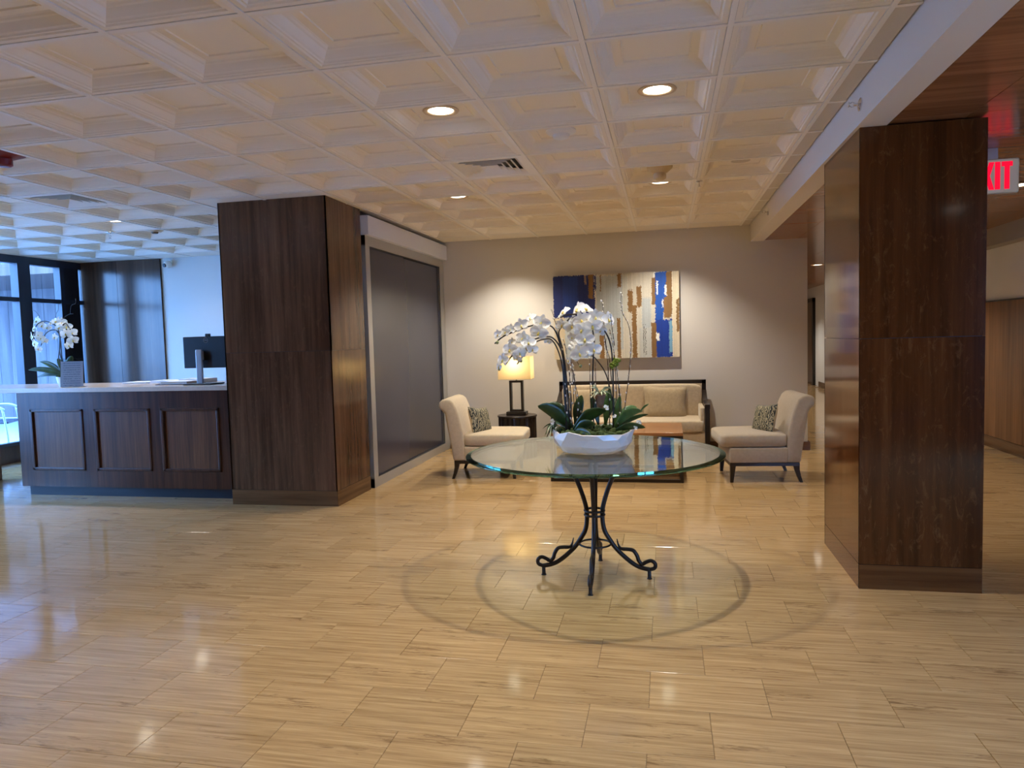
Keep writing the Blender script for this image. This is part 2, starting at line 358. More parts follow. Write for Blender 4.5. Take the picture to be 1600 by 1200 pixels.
# ================================================================== FLOOR
floor = B(XL - 0.1, XR + 0.1, YF, 21.2, -0.12, -0.004).build('floor', 'grout'); tag(floor, 'polished beige travertine tile floor laid in running bond', 'floor', kind='structure')
TX, TY, TX0, TY0 = 0.4493, 0.3077, -0.0830, 2.4300
g = 0.0008; bv = 0.0011
tm = MB(); hx, hy = TX / 2 - g, TY / 2 - g
tm.add([(-hx, -hy, -0.012), (hx, -hy, -0.012), (hx, hy, -0.012), (-hx, hy, -0.012), (-hx, -hy, -bv), (hx, -hy, -bv), (hx, hy, -bv), (-hx, hy, -bv),
        (-hx + bv, -hy + bv, 0), (hx - bv, -hy + bv, 0), (hx - bv, hy - bv, 0), (-hx + bv, hy - bv, 0)],
       [(0, 1, 5, 4), (1, 2, 6, 5), (2, 3, 7, 6), (3, 0, 4, 7), (4, 5, 9, 8), (5, 6, 10, 9), (6, 7, 11, 10), (7, 4, 8, 11), (8, 9, 10, 11)])
tme = tm.mesh('floor_tile', 'tile')
cells = []
for r in range(-21, 61):
    yc = TY0 + (r + 0.5) * TY
    off = 0.0 if r % 2 == 1 else TX / 2      # row r=1 (2.735..3.045) has a joint at TX0
    for k in range(-20, 11):
        xc = TX0 + off + (k + 0.5) * TX
        if xc - TX / 2 < XL or xc + TX / 2 > XR + 0.2 or yc < YF or yc > 21: continue
        score = 0
        if yc > 1.0:
            u, v, z = proj((xc, yc, 0)); q = [proj((xc + a * hx, yc + b * hy, 0)) for a, b in ((-1, -1), (1, -1), (1, 1), (-1, 1))]
            if any(-20 < a < 1620 and -20 < b < 1220 for a, b, c in q):
                score = abs(sum(q[i][0] * q[(i + 1) % 4][1] - q[(i + 1) % 4][0] * q[i][1] for i in range(4))) / 2
                if (xc < -3.9 and yc > 6.0) or (xc < -2.82 and yc > 5.8) or (1.02 < xc < 1.63 and 4.2 < yc < 5.1): score = 0
        cells.append((score, xc, yc))
cells.sort(reverse=True)
far = MB()
for n, (sc, xc, yc) in enumerate(cells):
    if n < 300 and sc > 0: inst('floor_tile', tme, floor, (xc, yc, 0))
    else:
        far.add([(xc - hx, yc - hy, -0.0005), (xc + hx, yc - hy, -0.0005), (xc + hx, yc + hy, -0.0005), (xc - hx, yc + hy, -0.0005)], [(0, 1, 2, 3)])
tag(far.build('floor_tile_field', 'tile_far', floor), kind='stuff')

# ================================================================== COFFERED CEILING
ceil = B(XL, BEAM_L, YF, WY + 0.1, CEIL + 0.17, CEIL + 0.25).build('ceiling', 'ceilback'); tag(ceil, 'cream coffered ceiling of square moulded tiles in a grid', 'ceiling', kind='structure')
hw = TS / 2 - 0.0138  # edge gap shows dark plenum, standing in for the reveal's shadow line
prof = [(0.0, 0.004), (0.024, 0.004), (0.030, 0.010), (0.038, 0.010), (0.042, 0.017), (0.050, 0.022), (0.060, 0.034), (0.072, 0.050), (0.080, 0.054), (0.086, 0.060), (0.094, 0.064),
        (0.132, 0.064), (0.134, 0.059), (0.139, 0.059), (0.141, 0.066)]
cm = MB(); vs = []; fs = []
for d, z in prof:
    h = hw - d; vs += [(-h, -h, z), (h, -h, z), (h, h, z), (-h, h, z)]
for j in range(len(prof) - 1):
    for k in range(4): fs.append((j * 4 + k, (j + 1) * 4 + k, (j + 1) * 4 + (k + 1) % 4, j * 4 + (k + 1) % 4))
L = (len(prof) - 1) * 4; fs.append((L + 3, L + 2, L + 1, L))
cm.add(vs, fs); tile_me = cm.mesh('coffer_tile', 'ceil')
flat_me = MB().box(-hw, hw, -hw, hw, 0.004, 0.02).mesh('ceiling_tile', 'ceil')
VENTS = {(2, 4), (-4, 4)}
I0, I1, J0, J1 = -9, 6, -2, 10
for i in range(I0, I1):
    for j in range(J0, J1):
        if (i, j) in VENTS: continue
        flat = (i in (-2, -1) and j in (5, 6)) or (i == -1 and j > 6)       # plain tiles cut around the column and partition
        inst('ceiling_tile' if flat else 'coffer_tile', flat_me if flat else tile_me, ceil, (gx(i + 0.5), gy(j + 0.5), CEIL))
# cut tiles against the back wall and the beam
cut_me = MB().box(-hw, hw, 0.012, WY - gy(10) - 0.002, 0.004, 0.02).mesh('cut_tile', 'ceil')
for i in range(I0, I1): inst('cut_tile', cut_me, ceil, (gx(i + 0.5), gy(10), CEIL))
side_me = MB().box(0.012, BEAM_L - gx(6) - 0.008, -hw - 0.009, hw + 0.009, 0.004, 0.02).mesh('cut_tile', 'acoustic')
for j in range(J0, 11):
    if j < 10: inst('cut_tile', side_me, ceil, (gx(6), gy(j + 0.5), CEIL))
MB().box(gx(6) + 0.012, BEAM_L - 0.008, gy(10) + 0.004, WY, CEIL + 0.004, CEIL + 0.02).build('cut_tile', 'acoustic', ceil)
B(XL, BEAM_L, YF, gy(J0), CEIL, CEIL + 0.03).build('ceiling_field', 'ceil', ceil)
for i in range(I0, I1 + 1): B(gx(i) - 0.012, gx(i) + 0.012, gy(J0), WY, CEIL - 0.001, CEIL + 0.012).build('grid_bar', 'tee', ceil)
for j in range(J0, J1 + 1): B(gx(I0), BEAM_L - 0.004, gy(j) - 0.012, gy(j) + 0.012, CEIL + 0.0005, CEIL + 0.012).build('grid_bar', 'tee', ceil)

# ================================================================== BEAM, CORRIDOR CEILING
bm_ = B(BEAM_L, BEAM_R, YF, WY, BEAM_Z, CEIL + 0.17).build('wall_soffit_beam', 'plaster'); tag(bm_, 'long white plaster beam dropping below the coffered ceiling', 'beam', kind='structure')
cor = B(BEAM_R, XR + 0.1, YF, 21.2, WC + 0.03, WC + 0.12).build('ceiling_corridor', 'black'); tag(cor, 'glossy brown wood panel ceiling of the corridor', 'ceiling', kind='structure')
B(1.635, BEAM_R + 0.01, WY, 21.2, WC + 0.03, WC + 0.1)
cxs = [BEAM_R + 0.012, 1.53, 2.13, 2.74, 3.35, XR]
pme = {}
for a in range(5):
    x0, x1 = cxs[a] + 0.002, cxs[a + 1] - 0.002
    y = 2.92 - 0.61 * 5
    while y < 21:
        if x1 > 1.635 or y < WY:
            y1 = y + 0.606
            key = a
            if key not in pme: pme[key] = B(-(x1 - x0) / 2, (x1 - x0) / 2, -0.303, 0.303, 0, 0.025).mesh('ceiling_panel', 'woodCeil')
            inst('ceiling_panel', pme[key], cor, ((x0 + x1) / 2, y + 0.303, WC))
        y += 0.61

# ================================================================== WALLS
wb = B(XL, 1.635, WY, WY + 0.16, 0, CEIL + 0.25).build('wall_back', 'wall'); tag(wb, 'off-white back wall behind the sofa and painting', 'wall', kind='structure')
bb = B(-2.78, 1.635, WY - 0.018, WY + 0.001, 0, 0.10).box(1.634, 1.66, WY - 0.018, WY + 0.4, 0, 0.10).build('baseboard_back', 'woodB'); tag(bb, 'brown wood baseboard along the back wall', 'baseboard', kind='structure')
# veneer panel and pale wall in the corner behind the reception desk
wp = thing('wall_veneer', (-7.6, WY, 0), 'dark veneered wall section beside the black framed windows', 'wall', kind='structure')
for a, b_ in ((XL, -7.665), (-7.661, -6.953)): B(a, b_, WY - 0.03, WY, 0, CEIL).build('panel', 'woodWall', wp)
# corridor walls
cl = B(1.475, 1.635, WY + 0.16, 21.2, 0, CEIL).build('wall_corridor', 'wall'); tag(cl, 'plain wall lining the near side of the far corridor', 'wall', kind='structure')
ce = B(1.4, XR + 0.2, 21.0, 21.2, 0, CEIL + 0.2).build('wall_corridor_end', 'wall'); tag(ce, 'pale wall closing the far end of the corridor', 'wall', kind='structure')
wr = B(XR, XR + 0.15, 1.4, 21.2, 0, CEIL + 0.2).build('wall_right', 'wallwhite'); tag(wr, 'white corridor side wall above wood wainscot', 'wall', kind='structure')
wn = thing('trim_1', (XR, 5, 0), 'tall glossy wood wainscot lining the corridor side wall', 'wainscot', kind='structure')
yy = 1.4
while yy < 12.5:
    B(XR - 0.03, XR, yy, yy + 1.196, 0.13, 1.685).build('panel', 'woodWain', wn); yy += 1.2
B(XR - 0.036, XR, 1.4, 12.6, 0, 0.127).build('base_board', 'woodB', wn)
B(XR - 0.034, XR, 1.4, 12.6, 1.685, 1.70).build('shadow_gap', 'black', wn)
sf = B(XR - 0.16, XR, 1.4, 12.6, 2.30, WC + 0.03).build('trim_2', plain('grey soffit', srgb(168, 162, 152), 0.7)); tag(sf, 'grey boxed soffit under the corridor ceiling edge', 'soffit', kind='structure')
cb = B(XR - 0.02, XR, 12.62, 19.2, 0, 0.13).build('baseboard_corridor', 'woodB'); tag(cb, 'wood baseboard at the foot of the far corridor wall', 'baseboard', kind='structure')
dr = thing('door_1', (XR, 20.1, 0), 'dark brown door far down the corridor', 'door', kind='structure')
B(XR - 0.05, XR, 19.75, 20.65, 0, 2.12).build('door_leaf', 'woodR', dr)
B(XR - 0.07, XR, 19.65, 19.75, 0, 2.2).box(XR - 0.07, XR, 20.65, 20.75, 0, 2.2).box(XR - 0.07, XR, 19.65, 20.75, 2.12, 2.22).build('door_frame', 'dark', dr)
wf = B(XL, XR + 0.1, YF - 0.15, YF, 0, CEIL + 0.2).build('wall_front', 'woodWall'); tag(wf, 'veneered wall facing the back wall across the lobby', 'wall', kind='structure')

# ================================================================== WINDOW WALL (left)
kw = B(XL - 0.16, XL, YF, WY + 0.16, -0.1, 0.22).build('wall_left', 'woodWall'); tag(kw, 'low wood clad wall under the black framed windows', 'wall', kind='structure')
hd = B(XL - 0.1, XL + 0.005, YF, WY, CEIL - 0.10, CEIL + 0.25).build('trim_3', 'frameblk'); tag(hd, 'black header rail above the lobby windows', 'window header', kind='structure')
posts = [3.0, 4.4, 5.6, 6.8, 8.075]
NP = len(posts) - 1
for n in range(len(posts)):
    y0 = posts[n]; y1 = posts[n + 1] if n + 1 < len(posts) else 8.73
    wd = thing('window_%d' % (n + 1), (XL, (y0 + y1) / 2, 0.22), 'tall black framed lobby window bay %s' % ('next to the dark veneered wall' if n == NP else 'along the desk side of the lobby'), 'window', 'lobby window bays' if n < NP else None, kind='structure')
    B(XL - 0.08, XL + 0.04, y0 - 0.095, y0 + 0.095, 0.22, CEIL - 0.10).build('mullion', 'frameblk', wd)
    B(XL - 0.07, XL + 0.03, y0 + 0.09, y1 - (0.09 if n < NP else 0.05), 2.08, 2.135).build('transom', 'frameblk', wd)
    yb = y1 - (0.09 if n < NP else 0.06)
    B(XL - 0.02, XL - 0.012, y0 + 0.09, yb, 0.26, 2.08).build('pane', 'glass', wd)
    B(XL - 0.02, XL - 0.012, y0 + 0.09, yb, 2.135, CEIL - 0.1).build('pane', 'glass', wd)
    B(XL - 0.06, XL + 0.03, y0 + 0.09, yb, 0.22, 0.26).build('sill', 'frameblk', wd)
wd = thing('window_6', (XL, 8.9, 0.22), 'solid black corner post with a narrow glass strip', 'window', kind='structure')
B(XL - 0.07, XL + 0.035, 8.66, 8.73, 0.22, CEIL - 0.1).build('mullion', 'frameblk', wd)
B(XL - 0.06, XL + 0.02, 8.73, 9.0, 0.22, CEIL - 0.1).build('post', 'black', wd)
B(XL - 0.02, XL - 0.012, 9.0, 9.075, 0.22, CEIL - 0.1).build('pane', 'glass', wd)
B(XL - 0.07, XL + 0.03, 9.075, WY + 0.1, 0.22, CEIL - 0.1).build('mullion', 'frameblk', wd)
B(XL - 0.07, XL + 0.028, 8.73, 9.09, 2.08, 2.135).build('transom', 'frameblk', wd)
wl2 = thing('wall_left_solid', (XL, -0.5, 0), 'veneered wall continuing from the lobby windows', 'wall', kind='structure')
for q in range(7): B(XL - 0.1, XL, YF + q, YF + q + 0.996 - (0.09 if q == 6 else 0), 0.22, CEIL + 0.2).build('panel', 'woodWall', wl2)
# outside
go = B(-40, XL - 0.16, -30, 40, -0.25, -0.02).build('ground', plain('concrete paving', srgb(176, 178, 180), 0.8, noise=0.1, nscale=3)); tag(go, 'pale concrete terrace outside the windows', 'ground', kind='structure')
ew = thing('facade', (-13, 13.2, 0), 'grey vertical plank facade outside beyond the windows', 'facade', kind='structure')
x = -34.0
pm = B(0, 0.292, 0, 0.08, 0, 6.5).mesh('plank', wood('grey planks', srgb(84, 80, 84), srgb(118, 112, 114), scale=(9, 9, 0.7), rough=0.6, rand=0.12))
while x < XL - 0.3:
    inst('plank', pm, ew, (x + 13, 0, 0)); x += 0.30
so = B(-34, XL - 0.17, 10.6, 13.2, 2.75, 2.95).build('trim_4', 'woodWall'); tag(so, 'dark wood canopy sheltering the terrace outside', 'canopy', kind='structure')

# unseen entrance glazing, added to bring blue daylight in from the right
EN0 = -0.6
en = thing('window_7', (XR, 0.4, 0), 'added unseen glazed screen letting daylight in beside the corridor', 'window', kind='structure')
for q in (EN0, 0.37, 1.31): B(XR - 0.03, XR + 0.06, q, q + 0.09, 0, WC + 0.03).build('mullion', 'frameblk', en)
for q in (EN0, 0.37): B(XR + 0.01, XR + 0.018, q + 0.09, q + 0.96, 0.04, WC + 0.03).build('pane', 'glass', en)
B(XR - 0.03, XR + 0.06, EN0, 1.4, 0, 0.04).build('sill', 'frameblk', en)
wr2 = B(XR, XR + 0.15, YF, EN0, 0, CEIL + 0.2).build('wall_right_entrance', 'woodWain'); tag(wr2, 'wood clad wall beside the added glazed screen', 'wall', kind='structure')
gr2 = B(XR + 0.16, 30, -20, 12, -0.25, -0.02).build('ground', bpy.data.materials['concrete paving']); tag(gr2, 'pale concrete forecourt outside the added glazed screen', 'ground', kind='structure')

# ================================================================== COLUMNS
lc = thing('wall_column_lobby', (-3.33, 6.17, 0), 'square brown veneered column between reception desk and grey partition', 'column', kind='structure')
x0, x1, y0, y1 = -3.843, -2.818, 5.81, 6.53
B(x0 + 0.01, x1 - 0.01, y0 + 0.01, y1, 0, CEIL + 0.1).build('core', 'black', lc)
for (a, b_) in ((x0, -3.655), (-3.655, -3.42), (-3.42, -3.08), (-3.08, x1)): B(a, b_ - 0.0008, y0, y0 + 0.012, 0.138, 1.362).build('veneer_panel', 'woodL', lc)
for (a, b_) in ((x0, -3.34), (-3.34, x1)): B(a, b_, y0, y0 + 0.012, 1.365, CEIL + 0.1).build('veneer_panel', 'woodL', lc)
B(x0, x1, y0 - 0.001, y0 + 0.012, 0, 0.135).build('base_band', 'woodB', lc)
for xx in (x1 - 0.012, x0):
    B(xx, xx + 0.012, y0, y1, 0.138, 1.362).build('veneer_panel', 'woodL', lc)
    B(xx, xx + 0.012, y0, y1, 1.365, CEIL + 0.1).build('veneer_panel', 'woodL', lc)
    B(xx - 0.0005, xx + 0.0125, y0, y1, 0, 0.135).build('base_band', 'woodB', lc)
rc = thing('wall_column_corridor', (1.325, 4.65, 0), 'glossy dark red-brown column standing under the white beam', 'column', kind='structure')
x0, x1, y0, y1 = 1.02, 1.628, 4.213, 5.093
B(x0 + 0.01, x1 - 0.01, y0 + 0.01, y1 - 0.01, 0, BEAM_Z).build('core', 'black', rc)
for z0, z1, mt in ((0, 0.135, 'woodRB'), (0.138, 1.369, 'woodR'), (1.372, BEAM_Z, 'woodR')):
    nm = 'base_band' if z0 == 0 else 'veneer_panel'
    B(x0, x1, y0, y0 + 0.012, z0, z1).build(nm, mt, rc); B(x0, x1, y1 - 0.012, y1, z0, z1).build(nm, mt, rc)
    B(x0, x0 + 0.012, y0 + 0.0005, y1, z0, z1).build(nm, mt, rc); B(x1 - 0.012, x1, y0 + 0.0005, y1, z0, z1).build(nm, mt, rc)

# ================================================================== GREY SLIDING PARTITION
pt = thing('sliding_partition', (-2.83, 7.8, 0), 'grey smoked sliding partition with aluminium frame and white header', 'partition')
px = -2.80
B(px - 0.06, px, 6.585, 6.688, 0.0, 2.452).build('stile', 'alu', pt); B(px - 0.06, px, 8.93, 9.09, 0, 2.452).build('stile', 'alu', pt)
B(px - 0.06, px + 0.001, 6.585, 9.09, 2.355, 2.452).build('top_rail', 'alu', pt); B(px - 0.06, px + 0.001, 6.585, 9.09, 0.0, 0.09).build('bottom_rail', 'alu', pt)
B(px - 0.04, px - 0.022, 6.688, 7.700, 0.09, 2.355).build('panel', 'smoke', pt); B(px - 0.04, px - 0.026, 7.704, 8.93, 0.09, 2.355).build('panel', 'smoke', pt)
B(px - 0.012, px - 0.008, 6.688, 6.70, 0.09, 2.355).box(px - 0.012, px - 0.008, 8.92, 8.93, 0.09, 2.355).box(px - 0.012, px - 0.008, 6.688, 8.93, 2.343, 2.355).box(px - 0.012, px - 0.008, 6.688, 8.93, 0.09, 0.10).build('gasket', 'black', pt)
B(-2.86, -2.748, 6.55, 9.09, 2.450, 2.630).build('header_box', 'header', pt)
B(-2.95, -2.86, 6.53, 9.09, 0, CEIL + 0.02).build('track_backing', 'black', pt)

# ================================================================== RECEPTION DESK
dk = thing('reception_desk', (-5.06, 6.4, 0), 'dark wood reception desk front with three recessed panels', 'desk')
dx0, dx1, dy = -6.28, -3.845, 5.985
cols = [(-6.136, -5.527), (-5.401, -4.787), (-4.67, -4.052)]
B(dx0, dx1, dy + 0.012, 6.75, 0.095, 1.022).build('body', 'woodDesk', dk)
ed = [dx0] + [v for c in cols for v in c] + [dx1]
for k in range(0, 8, 2): B(ed[k], ed[k + 1], dy - 0.004, dy + 0.012, 0.095, 1.022).build('stile', 'woodDeskRail', dk)
for a, b_ in cols:
    B(a, b_, dy - 0.0035, dy + 0.012, 0.858, 1.022).build('rail', 'woodDeskRail', dk); B(a, b_, dy - 0.0035, dy + 0.012, 0.095, 0.258).build('rail', 'woodDeskRail', dk)
    fr = B(a + 0.045, b_ - 0.028, dy + 0.004, dy + 0.012, 0.285, 0.835).build('field_panel', 'woodDesk', dk)
    t_ = MB()
    for q in ((a, a + 0.034, 0.258, 0.858), (b_ - 0.028, b_, 0.258, 0.858), (a, b_, 0.258, 0.285), (a, b_, 0.832, 0.858)): t_.box(q[0], q[1], dy - 0.014, dy + 0.012, q[2], q[3])
    t_.build('moulding', 'woodDeskRail', fr, bevel=0.006)
B(dx0 + 0.04, dx1, dy + 0.045, 6.7, 0, 0.095).build('plinth', 'plinth', dk)
ct = thing('countertop', (-5.3, 6.4, 1.02), 'pale speckled stone countertop running along the reception desk', 'countertop')
B(-7.4, -3.86, dy - 0.025, 6.78, 1.0221, 1.066).build('slab', 'stone', ct, bevel=0.004)
B(-7.38, -7.3, 6.05, 6.7, 0, 1.0205).build('end_panel', 'woodDesk', dk)
CT = 1.066
# monitor seen from behind
mo = thing('desk_monitor', (-4.36, 6.25, CT), 'black desktop monitor on a silver stand, its back to the lobby', 'monitor')
mx0, mx1, mz0, mz1, my = -4.565, -4.065, 1.222, 1.525, 6.22
body = B(mx0, mx1, my, my + 0.04, mz0, mz1).build('screen_housing', 'black', mo, bevel=0.008)
B(-4.40, -4.335, my - 0.05, my - 0.028, CT + 0.004, 1.40).build('stand_neck', 'silver', mo, bevel=0.006)
B(-4.39, -4.345, my - 0.03, my + 0.002, 1.30, 1.385).build('hinge', 'silver', mo)
B(-4.50, -4.20, my - 0.12, my + 0.10, CT, CT + 0.012).build('stand_base', 'black', mo, bevel=0.004)
lx, lz = -4.315, 1.488
lg = MB(); lg.tube([(lx + 0.024 * math.cos(a * PI / 12), my - 0.001, lz + 0.024 * math.sin(a * PI / 12)) for a in range(24)], 0.0018, 6, True)
lg.build('logo_ring', 'silver', body)
try:
    fc = bpy.data.curves.new('t', 'FONT'); fc.body = 'DELL'; fc.size = 0.017; fc.align_x = 'CENTER'; fc.align_y = 'CENTER'; fc.extrude = 0.0006
    fo = bpy.data.objects.new('t', fc); COL.objects.link(fo); bpy.context.view_layer.update()
    fme = bpy.data.meshes.new_from_object(fo.evaluated_get(bpy.context.evaluated_depsgraph_get())); bpy.data.objects.remove(fo)
    fme.materials.clear(); fme.materials.append(M['silver'])
    lo = inst('logo_letters', fme, body, (lx, my - 0.001, lz), (PI / 2, 0, 0)); w0 = wloc(body); lo.location = (lx - w0.x, my - 0.001 - w0.y, lz - w0.z)
except Exception as ex: print('logo', ex)
wc = thing('webcam', (lx + 0.02, my + 0.02, mz1), 'small black webcam clipped on top of the monitor', 'webcam')
B(lx - 0.01, lx + 0.035, my + 0.005, my + 0.035, mz1 - 0.002, mz1 + 0.026).build('webcam_body', 'black', wc, bevel=0.006)
MB().lathe([(0.008, 0), (0.008, 0.006)], 12).build('lens', 'frameblk', wc, world=False).location = (0, 0.015, 0.013)
B(lx, lx + 0.025, my + 0.035, my + 0.045, mz1 - 0.03, mz1 + 0.01).build('clip', 'black', wc)
# desk telephone, tray, papers
ph = thing('desk_phone', (-4.1, 6.46, CT), 'black desk telephone beside the monitor stand', 'telephone')
MB().prism([(-4.18, CT), (-3.98, CT), (-3.98, CT + 0.09), (-4.18, CT + 0.035)], 'y', 6.37, 6.55).build('phone_base', 'black', ph, bevel=0.006)
MB().squad((-4.16, 6.46, CT + 0.075), (0.03, 0.1, 0.022), 0.4, 0.4, 20, 10).build('handset', 'black', ph, smooth=True)
B(-4.22, -4.185, 6.36, 6.40, CT, CT + 0.07).build('note_pad', 'paper', ph)
tr_ = thing('desk_pad', (-4.72, 6.34, CT), 'flat black writing pad on the countertop beside the monitor', 'desk pad')
B(-4.88, -4.52, 6.2, 6.48, CT, CT + 0.005).build('pad', 'black', tr_); [B(q, q + 0.02, 6.2, 6.48, CT + 0.0045, CT + 0.0055).build('side_strip', 'frameblk', tr_) for q in (-4.88, -4.54)]
for k in range(3):
    pp = thing('paper_stack', (-5.35 + 0.33 * k, 6.6, CT), ['thin sheaf of white papers at the left end of the paper row', 'middle sheaf of white papers lying on the countertop', 'thick sheaf of white papers nearest the monitor'][k], 'papers', 'white papers on the countertop')
    for q in range(4): MB().box(-0.15, 0.15, -0.105, 0.105, q * (0.004 + 0.003 * k), q * (0.004 + 0.003 * k) + 0.0035 + 0.003 * k).build('sheet', 'paper', pp, world=False).rotation_euler = (0, 0, random.uniform(-0.1, 0.1))
bx_ = thing('binder', (-4.72, 6.35, CT + 0.006), 'flat white ring binder lying on the black writing pad', 'binder')
B(-4.84, -4.55, 6.22, 6.46, CT + 0.006, CT + 0.010).build('cover', 'paper', bx_); B(-4.84, -4.55, 6.23, 6.45, CT + 0.010, CT + 0.026).build('pages', 'stone', bx_); B(-4.84, -4.55, 6.22, 6.46, CT + 0.026, CT + 0.03).build('cover', 'paper', bx_)
# sign holder
sg = thing('sign_holder', (-5.66, 6.02, CT), 'clear acrylic sign holder with a printed white notice', 'sign')
def noticemat():
    t = NT('printed notice'); tc = t.n('TexCoord'); sxx = t.n('SeparateXYZ'); t.l(tc.outputs['Object'], sxx.inputs[0])
    m1 = t.n('Math', operation='MULTIPLY'); m1.inputs[1].default_value = 46.0; t.l(sxx.outputs['Z'], m1.inputs[0]); fr = t.n('Math', operation='FRACT'); t.l(m1.outputs[0], fr.inputs[0])
    gt = t.n('Math', operation='GREATER_THAN'); gt.inputs[1].default_value = 0.62; t.l(fr.outputs[0], gt.inputs[0])
    no = t.n('TexNoise', Scale=90.0); t.l(tc.outputs['Object'], no.inputs['Vector']); g2 = t.n('Math', operation='GREATER_THAN'); g2.inputs[1].default_value = 0.44; t.l(no.outputs['Fac'], g2.inputs[0])
    ab = t.n('Math', operation='ABSOLUTE'); t.l(sxx.outputs['X'], ab.inputs[0]); lt = t.n('Math', operation='LESS_THAN'); lt.inputs[1].default_value = 0.085; t.l(ab.outputs[0], lt.inputs[0])
    mu = t.n('Math', operation='MULTIPLY'); t.l(gt.outputs[0], mu.inputs[0]); t.l(g2.outputs[0], mu.inputs[1]); mu2 = t.n('Math', operation='MULTIPLY'); t.l(mu.outputs[0], mu2.inputs[0]); t.l(lt.outputs[0], mu2.inputs[1])
    mx = t.n('MixRGB'); t.l(mu2.outputs[0], mx.inputs[0]); mx.inputs[1].default_value = c4(srgb(168, 168, 176)); mx.inputs[2].default_value = c4(srgb(120, 124, 140)); t.l(mx.outputs[0], t.b.inputs['Base Color']); t.set(Roughness=0.5); return t.m
a = B(-0.11, 0.11, -0.001, 0.001, 0.004, 0.255).build('notice', noticemat(), sg, world=False); a.rotation_euler = (-0.1, 0, 0)
a = B(-0.115, 0.115, -0.005, -0.0025, 0.0, 0.285).build('acrylic_front', 'acryl', sg, world=False); a.rotation_euler = (-0.1, 0, 0)
a = B(-0.115, 0.115, 0.0025, 0.005, 0.0, 0.285).build('acrylic_back', 'acryl', sg, world=False); a.rotation_euler = (-0.1, 0, 0)
B(-0.115, 0.115, -0.005, 0.08, 0.0, 0.003).build('foot', 'acryl', sg, world=False)
sg.location = (-5.72, 6.08, CT); sg.rotation_euler = (0, 0, 0.22)

# security camera on the pale wall
sc_ = thing('security_camera', (-6.80, WY, 2.60), 'white dome-headed security camera high on the pale wall', 'security camera')
MB().tube([(-6.80, WY + 0.001, 2.62), (-6.80, WY - 0.02, 2.62)], 0.04, 16).build('mount', 'white', sc_, smooth=False)
MB().ball((-6.80, WY - 0.06, 2.59), 0.055, 16, 12).build('head', 'white', sc_, smooth=True)
MB().tube([(-6.815, WY - 0.10, 2.575), (-6.82, WY - 0.118, 2.57)], 0.027, 14).build('lens', 'black', sc_)

# patio chair outside the window
pc = thing('patio_chair', (-9.6, 8.75, -0.02), 'tubular metal armchair outside behind the window glass', 'chair')
def tb(nm, pts, r=0.016, m='silver'): return MB().tube(smooth_path(pts, 5), r, 8).build(nm, m, pc, smooth=True, world=False)
for s_ in (-1, 1):
    tb('leg', [(0.25, 0.27 * s_, 0), (0.24, 0.27 * s_, 0.3), (0.2, 0.27 * s_, 0.62)]); tb('leg', [(-0.3, 0.27 * s_, 0), (-0.24, 0.27 * s_, 0.4), (-0.3, 0.27 * s_, 0.95)])
    tb('armrest', [(0.22, 0.27 * s_, 0.62), (0.1, 0.27 * s_, 0.67), (-0.24, 0.27 * s_, 0.66)], 0.02)
B(-0.24, 0.26, -0.26, 0.26, 0.42, 0.45).build('seat', 'frameblk', pc, world=False, bevel=0.008)
for k in range(7): B(-0.29, -0.275, -0.25 + 0.075 * k, -0.20 + 0.075 * k, 0.5, 0.92).build('slat', 'frameblk', pc, world=False)
pc.rotation_euler = (0, 0, 0.5)

# ================================================================== CEILING FIXTURES
ZC = CEIL + 0.066
def downlight(i, j, where, z=ZC, xy=None, watts=None, spot=True, r=0.075):
    x, y = xy if xy else (gx(i), gy(j))
    d = thing('ceiling_downlight', (x, y, z), where, 'downlight', 'recessed ceiling downlights')
    MB().lathe([(r, 0.0), (r + 0.026, 0.0), (r + 0.03, -0.004), (r + 0.027, -0.008), (r + 0.004, -0.008), (r, -0.002)], 32, cap=False).build('trim_ring', 'trim', d, smooth=True, world=False)
    MB().lathe([(r - 0.002, -0.003), (0.001, -0.003)], 28, cap=False).build('lens', 'lens', d, world=False)
    MB().tube([(-r, 0.0, -0.006), (r, 0.0, -0.006)], 0.002, 6).build('lens_bar', 'trim', d, world=False)
    if spot:
        l = bpy.data.lights.new('downlight_lamp', 'SPOT'); l.energy = watts or SPOT_W; l.color = WARM; l.spot_size = 1.95; l.spot_blend = 0.8; l.shadow_soft_size = 0.022
        lo = bpy.data.objects.new('lamp', l); COL.objects.link(lo); lo.parent = d; lo.location = (0, 0, -0.016)
    return d
downlight(2.5, 2.5, 'recessed downlight in the coffer before the square air vent')
TL = downlight(4.5, 2.5, 'recessed downlight in the coffer diagonal to the white smoke detector')
downlight(4.5, 6.5, 'recessed downlight just beyond the cream sprinkler strobe unit')
downlight(4.5, 9.5, 'recessed downlight near the back wall shining on the painting', watts=115)
downlight(1.5, 6.5, 'recessed downlight in line with the grey partition, farther from the wall')
downlight(1.5, 9.5, 'recessed downlight near the back wall above the table lamp', watts=130)
downlight(-4.5, 6.5, 'recessed downlight above the reception desk near the dangling sprinkler')
downlight(-5.5, 9.5, 'recessed downlight near the pale wall behind the reception desk', watts=12)
for i, j in ((-4.5, 2.5), (-4.5, -1.5), (-1.5, -1.5), (1.5, -1.5), (4.5, -1.5), (1.5, -5.5), (4.5, -5.5), (-4.5, -5.5)):  # the rest of the lobby's rows
    downlight(i, j, 'recessed downlight in the lobby ceiling over the open floor', z=(ZC if j > -2 else CEIL), watts=38)
downlight(0, 0, 'recessed downlight in the far corridor wood ceiling', z=WC, xy=(2.48, 12.93), watts=110)
downlight(0, 0, 'recessed downlight in the wood ceiling beyond the exit sign', z=WC, xy=(2.70, 6.35), watts=70)
for y in (1.0, 9.6, 16.0, 19.0): downlight(0, 0, 'recessed downlight in the wood ceiling along the corridor', z=WC, xy=(2.6, y), watts=80)

